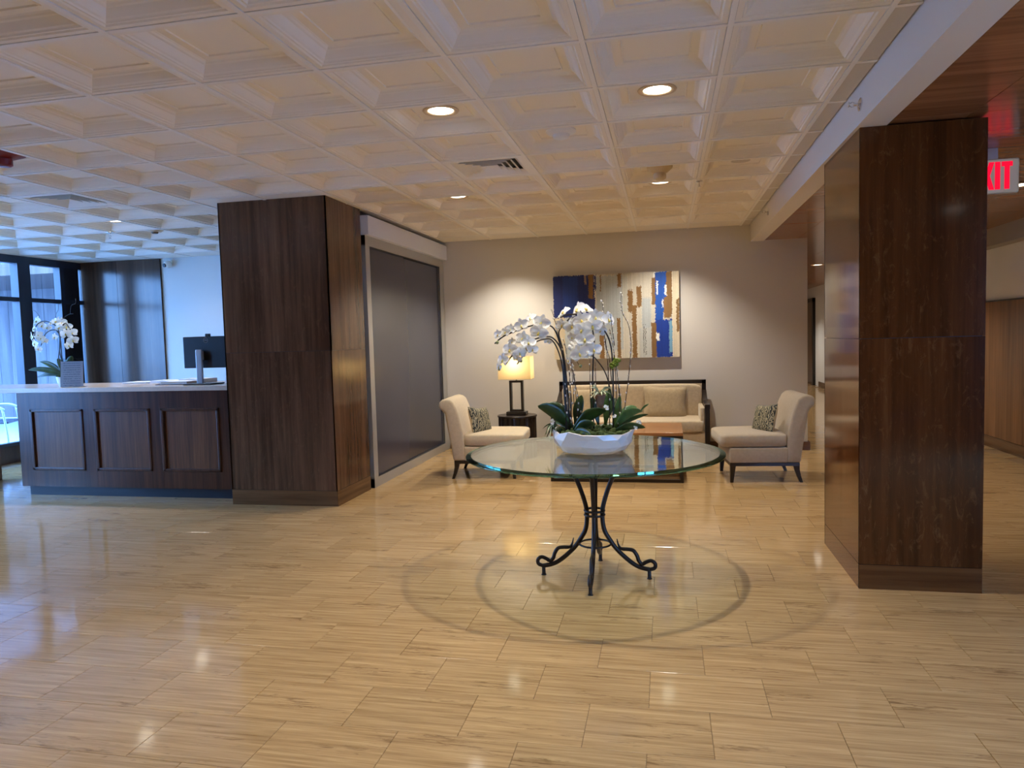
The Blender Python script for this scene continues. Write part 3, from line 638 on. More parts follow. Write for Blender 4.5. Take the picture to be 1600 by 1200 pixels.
def vent(i, j, lab):
    d = thing('air_vent', (gx(i), gy(j), CEIL), lab, 'air vent')
    B(-0.29, 0.29, -0.29, 0.29, 0.05, 0.06).build('duct', 'black', d, world=False)
    h0 = 0.293
    for k in range(6):
        h = 0.285 - 0.043 * k; wd_ = 0.034 if k else 0.05; z0 = 0.002
        if k == 0: h = 0.293
        m_ = MB(); v = []
        zo, zi = (0.003, 0.003) if k == 0 else (0.004, 0.030)
        ho, hi_ = h, h - wd_
        for (hh, z) in ((ho, zo), (hi_, zi), (hi_, zi + 0.003), (ho, zo + 0.003)): v += [(-hh, -hh, z), (hh, -hh, z), (hh, hh, z), (-hh, hh, z)]
        f = []
        for a_ in range(4):
            b2 = (a_ + 1) % 4
            for q in range(4): f.append((a_ * 4 + q, a_ * 4 + (q + 1) % 4, b2 * 4 + (q + 1) % 4, b2 * 4 + q))
        m_.add(v, f); m_.build('frame' if k == 0 else 'louvre', 'tee', d, world=False)
    return d
vent(2.5, 4.5, 'square louvred air vent in the ceiling before the grey partition')
vent(-3.5, 4.5, 'square louvred air vent in the ceiling over the reception side')

sd = thing('smoke_detector', (gx(3.5), gy(3.5), ZC), 'round white smoke detector in a ceiling coffer', 'smoke detector')
MB().lathe([(0.095, 0), (0.098, -0.012), (0.085, -0.022), (0.06, -0.03)], 32).build('base', 'white', sd, smooth=False, world=False)
MB().lathe([(0.055, -0.028), (0.05, -0.05), (0.035, -0.056), (0.001, -0.057)], 28, cap=False).build('sensor_cap', 'white', sd, smooth=True, world=False)
MB().ring((0, 0, -0.05), 0.04, 0.003).build('slot_ring', 'acoustic', sd, world=False)
st = thing('sprinkler_strobe', (gx(4.5), gy(5.5), ZC), 'cream coloured ceiling strobe with a flared plate and knob', 'strobe')
MB().lathe([(0.10, 0), (0.10, -0.02), (0.06, -0.055), (0.045, -0.06)], 24).build('flared_plate', 'cream', st, world=False)
MB().lathe([(0.045, -0.058), (0.05, -0.075), (0.048, -0.10), (0.03, -0.112), (0.001, -0.114)], 20, cap=False).build('knob', 'cream', st, smooth=True, world=False)
sk = thing('ceiling_speaker', (gx(5.5), gy(5.5), ZC), 'flat round speaker grille in the ceiling beside the beam', 'speaker')
MB().lathe([(0.10, 0), (0.102, -0.006), (0.092, -0.010)], 32).build('rim', 'ceil', sk, world=False)
MB().lathe([(0.09, -0.0095), (0.001, -0.012)], 32, cap=False).build('grille', 'acoustic', sk, world=False)
s2 = thing('smoke_detector', (gx(-4.5), gy(7.5), ZC), 'small tan heat detector in the ceiling over the desk', 'smoke detector')
MB().lathe([(0.09, 0), (0.09, -0.02), (0.06, -0.04)], 24).build('base', 'trim', s2, world=False); MB().lathe([(0.04, -0.038), (0.03, -0.055), (0.001, -0.056)], 16, cap=False).build('sensor_cap', 'woodB', s2, world=False)
def sprinkler(name, loc, d, lab, s=1.0):
    o = thing(name, loc, lab, 'sprinkler'); d = Vector(d).normalized(); q = Vector((0, 0, 1)).rotation_difference(d)
    def part(nm, mb, mat):
        mb.v = [tuple((q @ Vector(v)) * s) for v in mb.v]; return mb.build(nm, mat, o, smooth=False, world=False)
    part('escutcheon', MB().lathe([(0.034, 0), (0.034, 0.006), (0.02, 0.012), (0.012, 0.014)], 20), 'chrome')
    part('pipe', MB().tube([(0, 0, 0.01), (0, 0, 0.035)], 0.008, 10), 'chrome')
    part('frame_arm', MB().tube([(0.009, 0, 0.03), (0.013, 0, 0.042), (0.002, 0, 0.058)], 0.0025, 6).tube([(-0.009, 0, 0.03), (-0.013, 0, 0.042), (-0.002, 0, 0.058)], 0.0025, 6), 'chrome')
    part('deflector', MB().lathe([(0.014, 0.057), (0.014, 0.060)], 12), 'chrome'); return o
sprinkler('fire_sprinkler', (BEAM_L, 4.115, 2.577), (-1, 0, 0.05), 'chrome fire sprinkler sticking out of the beam by the dark column')
sprinkler('fire_sprinkler', (BEAM_L, 7.534, 2.582), (-1, 0, 0.05), 'chrome fire sprinkler sticking out of the beam near the back wall')
sprinkler('fire_sprinkler', (gx(5.02), gy(6.1), CEIL), (0, 0, -1), 'chrome fire sprinkler hanging from the ceiling grid by the speaker', 0.8)
sprinkler('fire_sprinkler', (gx(-4.98), gy(6.95), CEIL), (0, 0, -1), 'chrome fire sprinkler dangling over the reception desk', 1.1)
al = thing('fire_alarm', (-4.22, 4.06, CEIL + 0.03), 'dark red fire alarm beacon on the ceiling', 'fire alarm')
MB().lathe([(0.12, 0.03), (0.12, 0.008), (0.05, -0.02)], 24).build('red_plate', 'red', al, world=False); MB().lathe([(0.045, -0.018), (0.045, -0.06), (0.03, -0.07), (0.001, -0.072)], 16, cap=False).build('beacon', 'red', al, world=False)

# exit sign
ex = thing('exit_sign', (1.945, 5.0, 2.43), 'grey lit exit sign with red capital letters, hung from the wood ceiling', 'exit sign')
B(1.786, 2.104, 5.0, 5.03, 2.225, 2.427).build('sign_plate', plain('sign grey', srgb(176, 170, 160), 0.4, emit=srgb(150, 140, 128), es=0.35), ex, bevel=0.008)
B(1.78, 2.11, 5.004, 5.026, 2.219, 2.433).build('sign_rim', plain('sign rim', srgb(222, 208, 188), 0.4), ex, bevel=0.012)
B(1.90, 1.99, 5.005, 5.025, 2.43, WC + 0.002).build('canopy', 'white', ex)
zb, zt, yl0, yl1 = 2.246, 2.410, 4.996, 5.001
def letter(*polys):
    m_ = MB()
    for p in polys: m_.prism(p, 'y', yl0, yl1)
    m_.build('letter', 'exit', ex)
def rc_(a, b, c, d): return [(a, c), (b, c), (b, d), (a, d)]
letter(rc_(1.812, 1.842, zb, zt), rc_(1.842, 1.878, zb, zb + 0.03), rc_(1.842, 1.878, zt - 0.03, zt), rc_(1.842, 1.87, 2.313, 2.343))
letter([(1.892, zb), (1.92, zb), (1.968, zt), (1.94, zt)], [(1.94, zb), (1.968, zb), (1.92, zt), (1.892, zt)])
letter(rc_(1.972, 2.000, zb, zt)); letter(rc_(2.024, 2.051, zb, zt - 0.028), rc_(2.008, 2.067, zt - 0.028, zt))

# ================================================================== PAINTING
pa = thing('canvas_painting', (-0.6, WY - 0.03, 1.15), 'abstract canvas painting with blue blocks and brown brush strokes', 'painting')
PX0, PX1, PZ0, PZ1, PYF = -1.365, 0.168, 1.140, 2.178, WY - 0.065
B(PX0, PX1, PYF + 0.002, WY - 0.021, PZ0, PZ1).build('canvas_body', plain('canvas edge', srgb(150, 130, 100), 0.8), pa)
NXp, NZp = 190, 128
CR, BRN, BLU, DBL, WHT, GRY = srgb(204, 198, 182), srgb(132, 98, 56), srgb(26, 80, 170), srgb(26, 42, 104), srgb(236, 236, 230), srgb(178, 184, 184)
rects = [  # u0,u1,v0,v1,colour
    (0.0, 0.09, 0.0, 0.5, srgb(206, 190, 158)), (0.09, 0.36, 0.0, 0.5, GRY), (0.0, 0.335, 0.50, 1.0, DBL), (0.08, 0.2, 0.55, 0.98, srgb(28, 56, 128)), (0.25, 0.34, 0.5, 0.72, DBL),
    (0.256, 0.272, 0.89, 1.0, srgb(150, 124, 104)), (0.288, 0.326, 0.71, 1.0, BRN), (0.336, 0.35, 0.82, 1.0, DBL), (0.35, 0.56, 0.1, 0.98, GRY), (0.382, 0.39, 0.8, 1.0, BRN), (0.52, 0.55, 0.84, 1.0, BRN),
    (0.56, 0.60, 0.55, 1.0, srgb(196, 196, 184)), (0.60, 0.64, 0.56, 0.80, BRN), (0.60, 0.66, 0.54, 0.60, BRN), (0.632, 0.668, 0.0, 0.62, BRN), (0.67, 0.708, 0.60, 0.84, BRN), (0.71, 0.78, 0.30, 0.7, GRY),
    (0.69, 0.78, 0.0, 0.35, srgb(190, 192, 186)), (0.788, 0.83, 0.62, 0.93, BRN), (0.782, 0.826, 0.0, 0.41, BRN), (0.37, 0.408, 0.0, 0.28, BRN), (0.512, 0.54, 0.0, 0.47, BRN), (0.80, 0.82, 0.93, 1.0, WHT),
    (0.815, 0.90, 0.52, 1.0, BLU), (0.815, 0.875, 0.40, 0.6, BLU), (0.82, 0.945, 0.0, 0.44, srgb(22, 58, 150)), (0.90, 0.945, 0.5, 1.0, BRN), (0.88, 0.94, 0.46, 0.70, BRN), (0.945, 1.0, 0.0, 1.0, srgb(218, 206, 178)),
    (0.92, 0.945, 0.05, 0.42, srgb(120, 170, 200)), (0.978, 1.0, 0.30, 0.68, srgb(128, 98, 56)), (0.825, 0.838, 0.74, 0.90, WHT), (0.89, 0.905, 0.72, 0.84, WHT), (0.82, 0.845, 0.2, 0.29, WHT), (0.868, 0.876, 0.58, 0.68, WHT), (0.72, 0.724, 0.05, 0.4, srgb(90, 90, 84)), (0.735, 0.738, 0.02, 0.38, srgb(90, 90, 84))]
v = []; f = []; colr = []
rj = random.Random(3); ju = [rj.uniform(-0.004, 0.004) for _ in range(NZp)]; stripe = [rj.uniform(0.90, 1.08) for _ in range(NXp)]; jv = [rj.uniform(-0.012, 0.012) for _ in range(NXp)]
for a in range(NXp + 1):
    for b_ in range(NZp + 1): v.append((PX0 + (PX1 - PX0) * a / NXp, PYF, PZ0 + (PZ1 - PZ0) * b_ / NZp))
for a in range(NXp):
    for b_ in range(NZp):
        f.append((a * (NZp + 1) + b_, (a + 1) * (NZp + 1) + b_, (a + 1) * (NZp + 1) + b_ + 1, a * (NZp + 1) + b_ + 1))
        u_, w_ = (a + 0.5) / NXp + ju[b_], (b_ + 0.5) / NZp + jv[a]; c = CR
        for (q0, q1, q2, q3, cc) in rects:
            if q0 <= u_ < q1 and q2 <= w_ < q3: c = cc
        k_ = stripe[a] * rj.uniform(0.95, 1.05); colr.append((min(1, c[0] * k_), min(1, c[1] * k_), min(1, c[2] * k_), 1))
pm_ = bpy.data.meshes.new('painted_face'); 
t = NT('paint'); at_ = t.n('Attribute', attribute_name='paint'); t.l(at_.outputs['Color'], t.b.inputs['Base Color']); t.set(Roughness=0.55)
o0 = wloc(pa); pm_.from_pydata([(x - o0.x, y - o0.y, z - o0.z) for x, y, z in v], [], f); pm_.materials.append(t.m)
ca = pm_.color_attributes.new('paint', 'FLOAT_COLOR', 'CORNER'); buf = []
for c in colr: buf += list(c) * 4
ca.data.foreach_set('color', buf)
po = bpy.data.objects.new('painted_face', pm_); COL.objects.link(po); po.parent = pa

# ================================================================== SLIPPER CHAIRS
def slipper(loc, rz, lab, mat):
    c = thing('slipper_chair', loc, lab, 'chair', rz=rz); W = 0.335
    def bd(nm, mb, m_, **k): return mb.build(nm, m_, c, world=False, **k)
    # local: +x forward, width along y
    bprof = [(-0.325, 0.19), (-0.345, 0.34), (-0.375, 0.52), (-0.398, 0.68), (-0.42, 0.70), (-0.447, 0.72), (-0.46, 0.755), (-0.452, 0.79), (-0.425, 0.815), (-0.385, 0.823), (-0.34, 0.815), (-0.305, 0.785), (-0.275, 0.72), (-0.245, 0.62), (-0.22, 0.50), (-0.205, 0.40), (-0.20, 0.30), (-0.20, 0.19)]
    bd('backrest', MB().prism(bprof, 'y', -W, W), mat, bevel=0.022, seg=3, smooth=True)
    bd('seat_base', B(-0.21, 0.325, -W, W, 0.19, 0.335), mat, bevel=0.016, seg=3, smooth=True)
    m_ = MB().squad((0.095, 0, 0.395), (0.31, W + 0.003, 0.064), 0.32, 0.16, 56, 16)
    m_.v = [(x, y, z + (0.018 * math.cos(max(-1, min(1, x / 0.5)) * 1.4) * math.cos(y / W * 1.2) if z > 0.395 else 0)) for x, y, z in m_.v]
    bd('seat_cushion', m_, mat, smooth=True)
    bd('apron', B(-0.315, 0.318, -W + 0.008, W - 0.008, 0.158, 0.192), 'dark', bevel=0.004)
    for s_ in (-1, 1):
        bd('leg', MB().frustum((0.30, s_ * 0.295, 0), (0.014, 0.014), (0.29, s_ * 0.30, 0.165), (0.025, 0.025)), 'dark')
        lg = MB(); pts = [(-0.335, 0.0), (-0.312, 0.06), (-0.295, 0.12), (-0.288, 0.165)]; wd_ = [0.014, 0.017, 0.021, 0.026]
        for q in range(3): lg.frustum((pts[q][0], s_ * 0.295, pts[q][1]), (wd_[q], wd_[q]), (pts[q + 1][0], s_ * 0.297, pts[q + 1][1]), (wd_[q + 1], wd_[q + 1]))
        bd('leg', lg, 'dark')
    return c
slipper((-1.84, 7.42, 0), math.radians(4), 'cream slipper chair with rolled back beside the grey partition', 'linen')
slipper((0.868, 7.42, 0), math.radians(185), 'grey-beige slipper chair with rolled back beside the corridor opening', 'linenR')

def pillow_mesh(hx_, hz_, th, n=14, front=True, seed=0):
    m_ = MB(); v = []; f = []; s_ = -1 if front else 1
    for a in range(n + 1):
        for b_ in range(n + 1):
            u_, w_ = -1 + 2 * a / n, -1 + 2 * b_ / n
            k_ = (1 - u_ ** 4) * (1 - w_ ** 4); pin = 1 - 0.10 * (1 - abs(u_)) * (abs(w_) ** 3) ; pin2 = 1 - 0.10 * (1 - abs(w_)) * (abs(u_) ** 3)
            v.append((hx_ * u_ * pin2, s_ * th * (max(k_, 0) ** 0.5), hz_ * w_ * pin))
    for a in range(n):
        for b_ in range(n):
            q = (a * (n + 1) + b_, (a + 1) * (n + 1) + b_, (a + 1) * (n + 1) + b_ + 1, a * (n + 1) + b_ + 1); f.append(q if front else q[::-1])
    m_.add(v, f); return m_
def pillow(loc, rot, hx_, hz_, th, lab, mf, mb_, group=None):
    p = thing('throw_pillow', loc, lab, 'pillow', group); p.rotation_euler = rot
    pillow_mesh(hx_, hz_, th, front=True).build('front_panel', mf, p, smooth=True, world=False)
    pillow_mesh(hx_, hz_, th, front=False).build('back_panel', mb_, p, smooth=True, world=False)
    return p
def lean(yawz, tilt, roll=0.0): return (Matrix.Rotation(yawz, 3, 'Z') @ Matrix.Rotation(tilt, 3, 'X') @ Matrix.Rotation(roll, 3, 'Y')).to_euler()
# front panel faces local -y
pillow((-1.915, 7.33, 0.575), lean(math.radians(68), -0.32, 0.12), 0.155, 0.145, 0.05, 'small zebra-patterned throw pillow on the cream chair', 'zebra', 'linen')
pillow((0.93, 7.36, 0.575), lean(math.radians(-62), -0.32, -0.12), 0.155, 0.145, 0.05, 'small zebra-patterned throw pillow on the grey-beige chair', 'zebra', 'linen')

# ================================================================== SOFA
sofa = thing('settee', (-0.42, 8.65, 0), 'beige upholstered settee with dark wood frame against the back wall', 'sofa')
sx0, sx1 = -1.305, 0.465; SYF, SYB = 8.22, 9.03
B(sx0, sx1, 8.955, 9.015, 0.815, 0.865).build('top_rail', 'dark', sofa, bevel=0.004)
for a in (sx0, sx1 - 0.05): 
    B(a, a + 0.05, 8.955, 9.015, 0.0, 0.866).build('back_post', 'dark', sofa, bevel=0.004)
    MB().prism([(8.97, 0.75), (8.97, 0.69), (8.80, 0.60), (SYF, 0.585), (SYF, 0.635), (8.72, 0.645)], 'x', a - 0.003, a + 0.053).build('armrest', 'dark', sofa, bevel=0.004)
    B(a, a + 0.05, SYF, SYF + 0.055, 0.0, 0.60).build('front_post', 'dark', sofa, bevel=0.004)
    i0 = a + 0.05 if a < 0 else a - 0.05
    B(min(i0, i0), i0 + 0.05, SYF + 0.03, 8.95, 0.30, 0.60).build('arm_pad', 'sofa', sofa, bevel=0.015, smooth=True)
B(sx0 + 0.05, sx1 - 0.05, 8.93, 8.99, 0.3, 0.82).build('back_panel', 'sofa', sofa)
MB().squad(((sx0 + sx1) / 2, 8.86, 0.62), ((sx1 - sx0) / 2 - 0.055, 0.09, 0.205), 0.2, 0.12, 60, 20).build('back_cushion', 'sofa', sofa, smooth=True)
sc2 = MB().squad(((sx0 + sx1) / 2, 8.54, 0.39), ((sx1 - sx0) / 2 - 0.06, 0.33, 0.07), 0.2, 0.1, 72, 16).build('seat_cushion', 'sofa', sofa, smooth=True)
B(sx0 + 0.05, sx1 - 0.05, SYF + 0.02, 8.95, 0.18, 0.322).build('seat_base', 'sofa', sofa, bevel=0.01)
B(sx0 + 0.05, sx1 - 0.05, SYF + 0.015, 8.95, 0.14, 0.182).build('front_rail', 'dark', sofa)
pillow((-0.02, 8.70, 0.61), lean(0.05, -0.22, 0.03), 0.255, 0.205, 0.085, 'plump beige cushion standing on the settee by its right-hand arm post', 'sofacush', 'sofacush')
pillow((-0.93, 8.70, 0.60), lean(-0.08, -0.25, -0.06), 0.235, 0.20, 0.085, 'beige cushion on the settee behind the orchid stems', 'sofacush', 'sofacush')

# ================================================================== COFFEE TABLE
cf = thing('coffee_table', (-0.49, 7.43, 0), 'low wood-topped coffee table with black square metal frame', 'coffee table')
cx0, cx1, cy0, cy1 = -1.13, 0.15, 7.03, 7.84
B(cx0, cx1, cy0, cy1, 0.452, 0.482).build('tabletop', wood('walnut top', srgb(134, 88, 52), srgb(168, 118, 76), scale=(2, 30, 30), rough=0.2, coord='obj'), cf, bevel=0.002)
for a in (cx0, cx1 - 0.03):
    for b_ in (cy0, cy1 - 0.03): B(a, a + 0.03, b_, b_ + 0.03, 0.0, 0.452).build('leg', 'dark', cf)
for b_ in (cy0, cy1 - 0.03): B(cx0 + 0.03, cx1 - 0.03, b_, b_ + 0.03, 0.0, 0.03).build('floor_rail', 'dark', cf); B(cx0 + 0.03, cx1 - 0.03, b_, b_ + 0.03, 0.425, 0.452).build('top_frame', 'dark', cf)
for a in (cx0, cx1 - 0.03): B(a, a + 0.03, cy0 + 0.03, cy1 - 0.03, 0.0, 0.03).build('floor_rail', 'dark', cf); B(a, a + 0.03, cy0 + 0.03, cy1 - 0.03, 0.425, 0.452).build('top_frame', 'dark', cf)

# ================================================================== SIDE TABLE + LAMP
sdt = thing('side_table', (-1.755, 8.50, 0), 'dark fluted drum side table under the lamp', 'side table')
m_ = MB(); n = 96; ring_pts = [((0.222 + 0.006 * math.cos(24 * 2 * PI * i / n)) * math.cos(2 * PI * i / n) - 1.755, (0.222 + 0.006 * math.cos(24 * 2 * PI * i / n)) * math.sin(2 * PI * i / n) + 8.50) for i in range(n)]
m_.prism(ring_pts, 'z', 0.0, 0.485); m_.build('fluted_drum', 'dark', sdt)
MB().lathe([(0.235, 0), (0.238, 0.004), (0.238, 0.018), (0.234, 0.022)], 48, (-1.755, 8.50, 0.482)).build('top', 'dark', sdt)
lp = thing('table_lamp', (-1.755, 8.50, 0.504), 'table lamp with open black rectangular stem and lit square linen shade', 'lamp')
lz0 = 0.504; X = -1.755
B(X - 0.12, X + 0.12, 8.43, 8.57, lz0, lz0 + 0.042).build('base', 'dark', lp, bevel=0.003)
lo_ = -0.083; hi_ = 0.083
m_ = B(X + lo_, X + lo_ + 0.027, 8.47, 8.53, lz0 + 0.042, 0.918).box(X + hi_ - 0.027, X + hi_, 8.47, 8.53, lz0 + 0.042, 0.918).box(X + lo_ + 0.027, X + hi_ - 0.027, 8.47, 8.53, 0.893, 0.918).box(X + lo_ + 0.027, X + hi_ - 0.027, 8.47, 8.53, lz0 + 0.042, lz0 + 0.065)
m_.build('open_stem', 'dark', lp)
MB().tube([(X, 8.5, 0.918), (X, 8.5, 1.0)], 0.008, 10).build('neck', 'dark', lp)
sh = MB(); tp, bt = (0.192, 0.115), (0.196, 0.118); t_ = NT('linen lampshade'); t_.t.nodes.remove(t_.b)
tr = t_.n('BsdfTranslucent', Color=c4(srgb(238, 216, 168))); df = t_.n('BsdfDiffuse', Color=c4(srgb(226, 206, 164))); mxs = t_.n('MixShader'); mxs.inputs[0].default_value = 0.6
t_.l(df.outputs[0], mxs.inputs[1]); t_.l(tr.outputs[0], mxs.inputs[2]); t_.l(mxs.outputs[0], t_.out.inputs[0])
vv = []
for (z, h) in ((0.935, bt), (1.205, tp)):
    for a, b_ in ((-1, -1), (1, -1), (1, 1), (-1, 1)): vv.append((X + a * h[0], 8.5 + b_ * h[1], z))
sh.add(vv, [(0, 1, 5, 4), (1, 2, 6, 5), (2, 3, 7, 6), (3, 0, 4, 7)]); sho = sh.build('shade', t_.m, lp)
for z, h in ((0.935, bt), (1.205, tp)): MB().tube([(X - h[0], 8.5 - h[1], z), (X + h[0], 8.5 - h[1], z), (X + h[0], 8.5 + h[1], z), (X - h[0], 8.5 + h[1], z)], 0.003, 6, True).build('shade_rim', 'linen', sho)
MB().lathe([(0.012, 0), (0.03, 0.04), (0.032, 0.07), (0.015, 0.1)], 16, (X, 8.5, 1.0)).build('bulb', emis('bulb', (1, 0.85, 0.6), 5), lp, smooth=True)
l = bpy.data.lights.new('table_lamp_bulb', 'POINT'); l.energy = 4.0; l.color = (1.0, 0.82, 0.55); l.shadow_soft_size = 0.05
lob = bpy.data.objects.new('bulb_light', l); COL.objects.link(lob); lob.parent = lp; lob.location = (0, 0, 1.13 - lz0)

# ================================================================== GLASS TABLE
TCX, TCY, TR_, TZ = -0.425, 4.235, 0.748, 0.752
gt = thing('round_glass_table', (TCX, TCY, 0), 'round glass-topped table on a scrolled wrought iron pedestal', 'table')
def loc_mb(): return MB()
gtop = MB().lathe([(0.001, -0.016), (TR_ - 0.03, -0.016)], 128, (0, 0, TZ), cap=False).lathe([(TR_ - 0.03, 0.0), (0.001, 0.0)], 128, (0, 0, TZ), cap=False).build('glass_top', 'tglass', gt, world=False)
edge_prof = [(TR_ - 0.0295, -0.016), (TR_ - 0.003, -0.016), (TR_, -0.013), (TR_, -0.008), (TR_ - 0.002, -0.0065), (TR_ - 0.0295, 0.0), (TR_ - 0.0295, -0.016)]
eg = NT('bevelled glass edge'); eg.t.nodes.remove(eg.b); gb = eg.n('BsdfGlass', Color=c4((0.50, 0.68, 0.62)), Roughness=0.0, IOR=1.5); eg.l(gb.outputs[0], eg.out.inputs[0])
gm = MB()
for q in range(len(edge_prof) - 1): gm.lathe([edge_prof[q], edge_prof[q + 1]], 192, (0, 0, TZ), cap=False)
gedge = gm.build('bevelled_edge', eg.m, gt, smooth=True, world=False)
legp = [(0.205, 0.735), (0.15, 0.66), (0.105, 0.585), (0.072, 0.50), (0.052, 0.43), (0.046, 0.39), (0.047, 0.33), (0.057, 0.28), (0.078, 0.24), (0.125, 0.172), (0.2, 0.102), (0.257, 0.068), (0.315, 0.055)]
curl = [(0.128, 0.232), (0.137, 0.195), (0.152, 0.175), (0.19, 0.172), (0.222, 0.165), (0.243, 0.135), (0.253, 0.105), (0.273, 0.087), (0.298, 0.1), (0.325, 0.108), (0.347, 0.09), (0.343, 0.065), (0.315, 0.055)]
for k in range(4):
    a = k * PI / 2; ca_, sa_ = math.cos(a), math.sin(a)
    P = lambda rz: (rz[0] * ca_, rz[0] * sa_, rz[1])
    lg = MB().tube(smooth_path([P(q) for q in legp], 5), 0.0135, 10).build('leg', 'iron', gt, smooth=True, world=False)
    sp_ = smooth_path([P(q) for q in curl], 5); rr = [0.002 + 0.0095 * min(1, i / 12) for i in range(len(sp_))]
    MB().tube(sp_, rr, 10).build('scroll', 'iron', lg, smooth=True, world=False)
    MB().tube([P((0.313, 0.055)), P((0.313, 0.004))], 0.011, 8).lathe([(0.015, 0), (0.015, 0.005)], 12, P((0.313, 0))).build('foot', 'iron', lg, world=False)
MB().ring((0, 0, 0.40), 0.058, 0.007, 32).build('collar_ring', 'iron', gt, smooth=True, world=False)
MB().ring((0, 0, 0.375), 0.058, 0.007, 32).build('collar_ring', 'iron', gt, smooth=True, world=False)
MB().ring((0, 0, 0.20), 0.092, 0.006, 36).build('lower_ring', 'iron', gt, smooth=True, world=False)
MB().ring((0, 0, 0.728), 0.21, 0.0085, 48).build('top_ring', 'iron', gt, smooth=True, world=False)
MB().lathe([(0.06, 0.70), (0.06, 0.712)], 24).build('hub_plate', 'iron', gt, world=False)

# ================================================================== ORCHID PLANTER
def flower_meshes():
    def petal(L_, W_, a, cup, n=7, z0=0.0):
        v = []; f = []; ca_, sa_ = math.cos(a), math.sin(a)
        for i in range(n + 1):
            t = i / n; w_ = W_ * (math.sin(PI * min(1, t * 0.94 + 0.06)) ** 0.62); r = L_ * t
            for s_ in (-1, -0.45, 0.45, 1):
                x, z = s_ * w_, r; d = -cup * t * t * (1.6 if z0 > 0 else -1.2) - 0.30 * abs(s_) ** 2 * w_ + z0 + 0.03 * math.sin(6 * t + 3 * a + 2 * s_)
                v.append((x * ca_ + z * sa_, d, -x * sa_ + z * ca_))
        for i in range(n):
            for k in range(3): f.append((i * 4 + k, i * 4 + k + 1, (i + 1) * 4 + k + 1, (i + 1) * 4 + k))
        return v, f
    m_ = MB()
    for a, L_, W_, z0 in ((0, 1.0, 0.30, 0.05), (PI * 0.70, 0.95, 0.27, 0.05), (-PI * 0.70, 0.95, 0.27, 0.05), (PI * 0.42, 1.08, 0.52, -0.05), (-PI * 0.42, 1.08, 0.52, -0.05)):
        m_.add(*petal(L_, W_, a, 0.12, z0=z0))
    lip = MB().ball((0, -0.16, -0.14), (0.13, 0.14, 0.19), 8, 6).ball((0, -0.11, 0.05), (0.08, 0.10, 0.09), 8, 6)
    return m_.mesh('flower', 'petal', True), lip.mesh('lip', 'lip', True)
FL, LIP = flower_meshes()
bud_me = MB().ball((0, 0, 0), (0.8, 0.8, 1.0), 10, 8).mesh('flower_bud', 'greenbud', True)
def flower(parent, p, size, face, roll=0.0):
    o = wloc(parent); q = Vector((0, -1, 0)).rotation_difference(Vector(face).normalized())
    e = (q.to_matrix() @ Matrix.Rotation(roll, 3, 'Y')).to_euler()
    a = inst('flower', FL, parent, Vector(p) - o, e, (size,) * 3); inst('lip', LIP, a, (0, 0, 0)); return a
def leaf(parent, base, tip, width, droop=0.02, mat='leaf', name='leaf', up=None, n=12, fold=0.25):
    base, tip = Vector(base), Vector(tip); d = tip - base; Ln = d.length
    side = d.cross(Vector((0, 0, 1))); side = side.normalized() if side.length > 1e-4 else Vector((1, 0, 0))
    fc = d.cross(FW)                                    # blades turn their broad side partly outward to the room
    if fc.length > 1e-4: side = (side * 0.35 * (1 if side.dot(fc) >= 0 else -1) + fc.normalized()).normalized()
    if up is not None: side = Vector(up).normalized()
    nn = side.cross(d).normalized(); nn = -nn if nn.z < 0 else nn
    v = []; f = []
    for i in range(n + 1):
        t = i / n; c = base + d * t + Vector((0, 0, 1)) * (4 * droop * t * (1 - t)); w_ = width * (math.sin(PI * min(1, 0.10 + 0.90 * t)) ** 0.6 if t < 1 else 0.0) * (0.55 + 0.45 * min(1, t * 2.5))
        for s_ in (-1, -0.5, 0, 0.5, 1): v.append(c + side * (s_ * w_) + nn * (fold * abs(s_) * w_))
        
    for i in range(n):
        for k in range(4): f.append((i * 5 + k, i * 5 + k + 1, (i + 1) * 5 + k + 1, (i + 1) * 5 + k))
    ob = MB().add(v, f).build(name, mat, parent, smooth=True)
    so_ = ob.modifiers.new('thick', 'SOLIDIFY'); so_.thickness = 0.0022; return ob
def stem(parent, pts, r, mat='stem', name='flower_stem'):
    return MB().tube(smooth_path(pts, 5), r, 7).build(name, mat, parent, smooth=True)

PY = 4.235
op = thing('orchid_planter', (TCX, PY, TZ), 'white faceted bowl planted with white orchids and willow twigs on the glass table', 'planter')
# faceted bowl
rb = random.Random(11); nb = 18; levels = [(0.150, 0.0), (0.192, 0.018), (0.222, 0.052), (0.236, 0.092), (0.240, 0.128)]
v = []; f = []
for li, (r, z) in enumerate(levels):
    for i in range(nb):
        a = 2 * PI * (i + (0.5 if li % 2 else 0)) / nb; rr = r * (1 + (rb.uniform(-0.03, 0.03) if 0 < li else 0)); zz = z + (rb.uniform(-0.012, 0.014) if li == 4 else (rb.uniform(-0.007, 0.007) if li else 0))
        v.append((rr * math.cos(a), rr * math.sin(a), zz))
for li in range(4):
    for i in range(nb):
        j = (i + 1) % nb; a, b_, c, d = li * nb + i, li * nb + j, (li + 1) * nb + i, (li + 1) * nb + j
        if li % 2: f += [(a, b_, d), (a, d, c)]
        else: f += [(a, b_, c), (b_, d, c)]
f.append(tuple(range(nb - 1, -1, -1)))
bo = MB().add(v, f).build('bowl', 'ceramic', op, world=False); so_ = bo.modifiers.new('thick', 'SOLIDIFY'); so_.thickness = 0.008; so_.offset = -1
mm = MB(); rm = random.Random(5); mm.lathe([(0.224, 0.095), (0.2, 0.108), (0.12, 0.118), (0.001, 0.12)], 24, cap=False)
for k in range(130):
    a, r = rm.uniform(0, 2 * PI), 0.21 * math.sqrt(rm.random()); mm.ball((r * math.cos(a), r * math.sin(a), 0.115), (rm.uniform(0.012, 0.024),) * 2 + (rm.uniform(0.01, 0.03),), 6, 4)
tag(mm.build('moss', 'moss', op, smooth=True, world=False), kind='stuff')
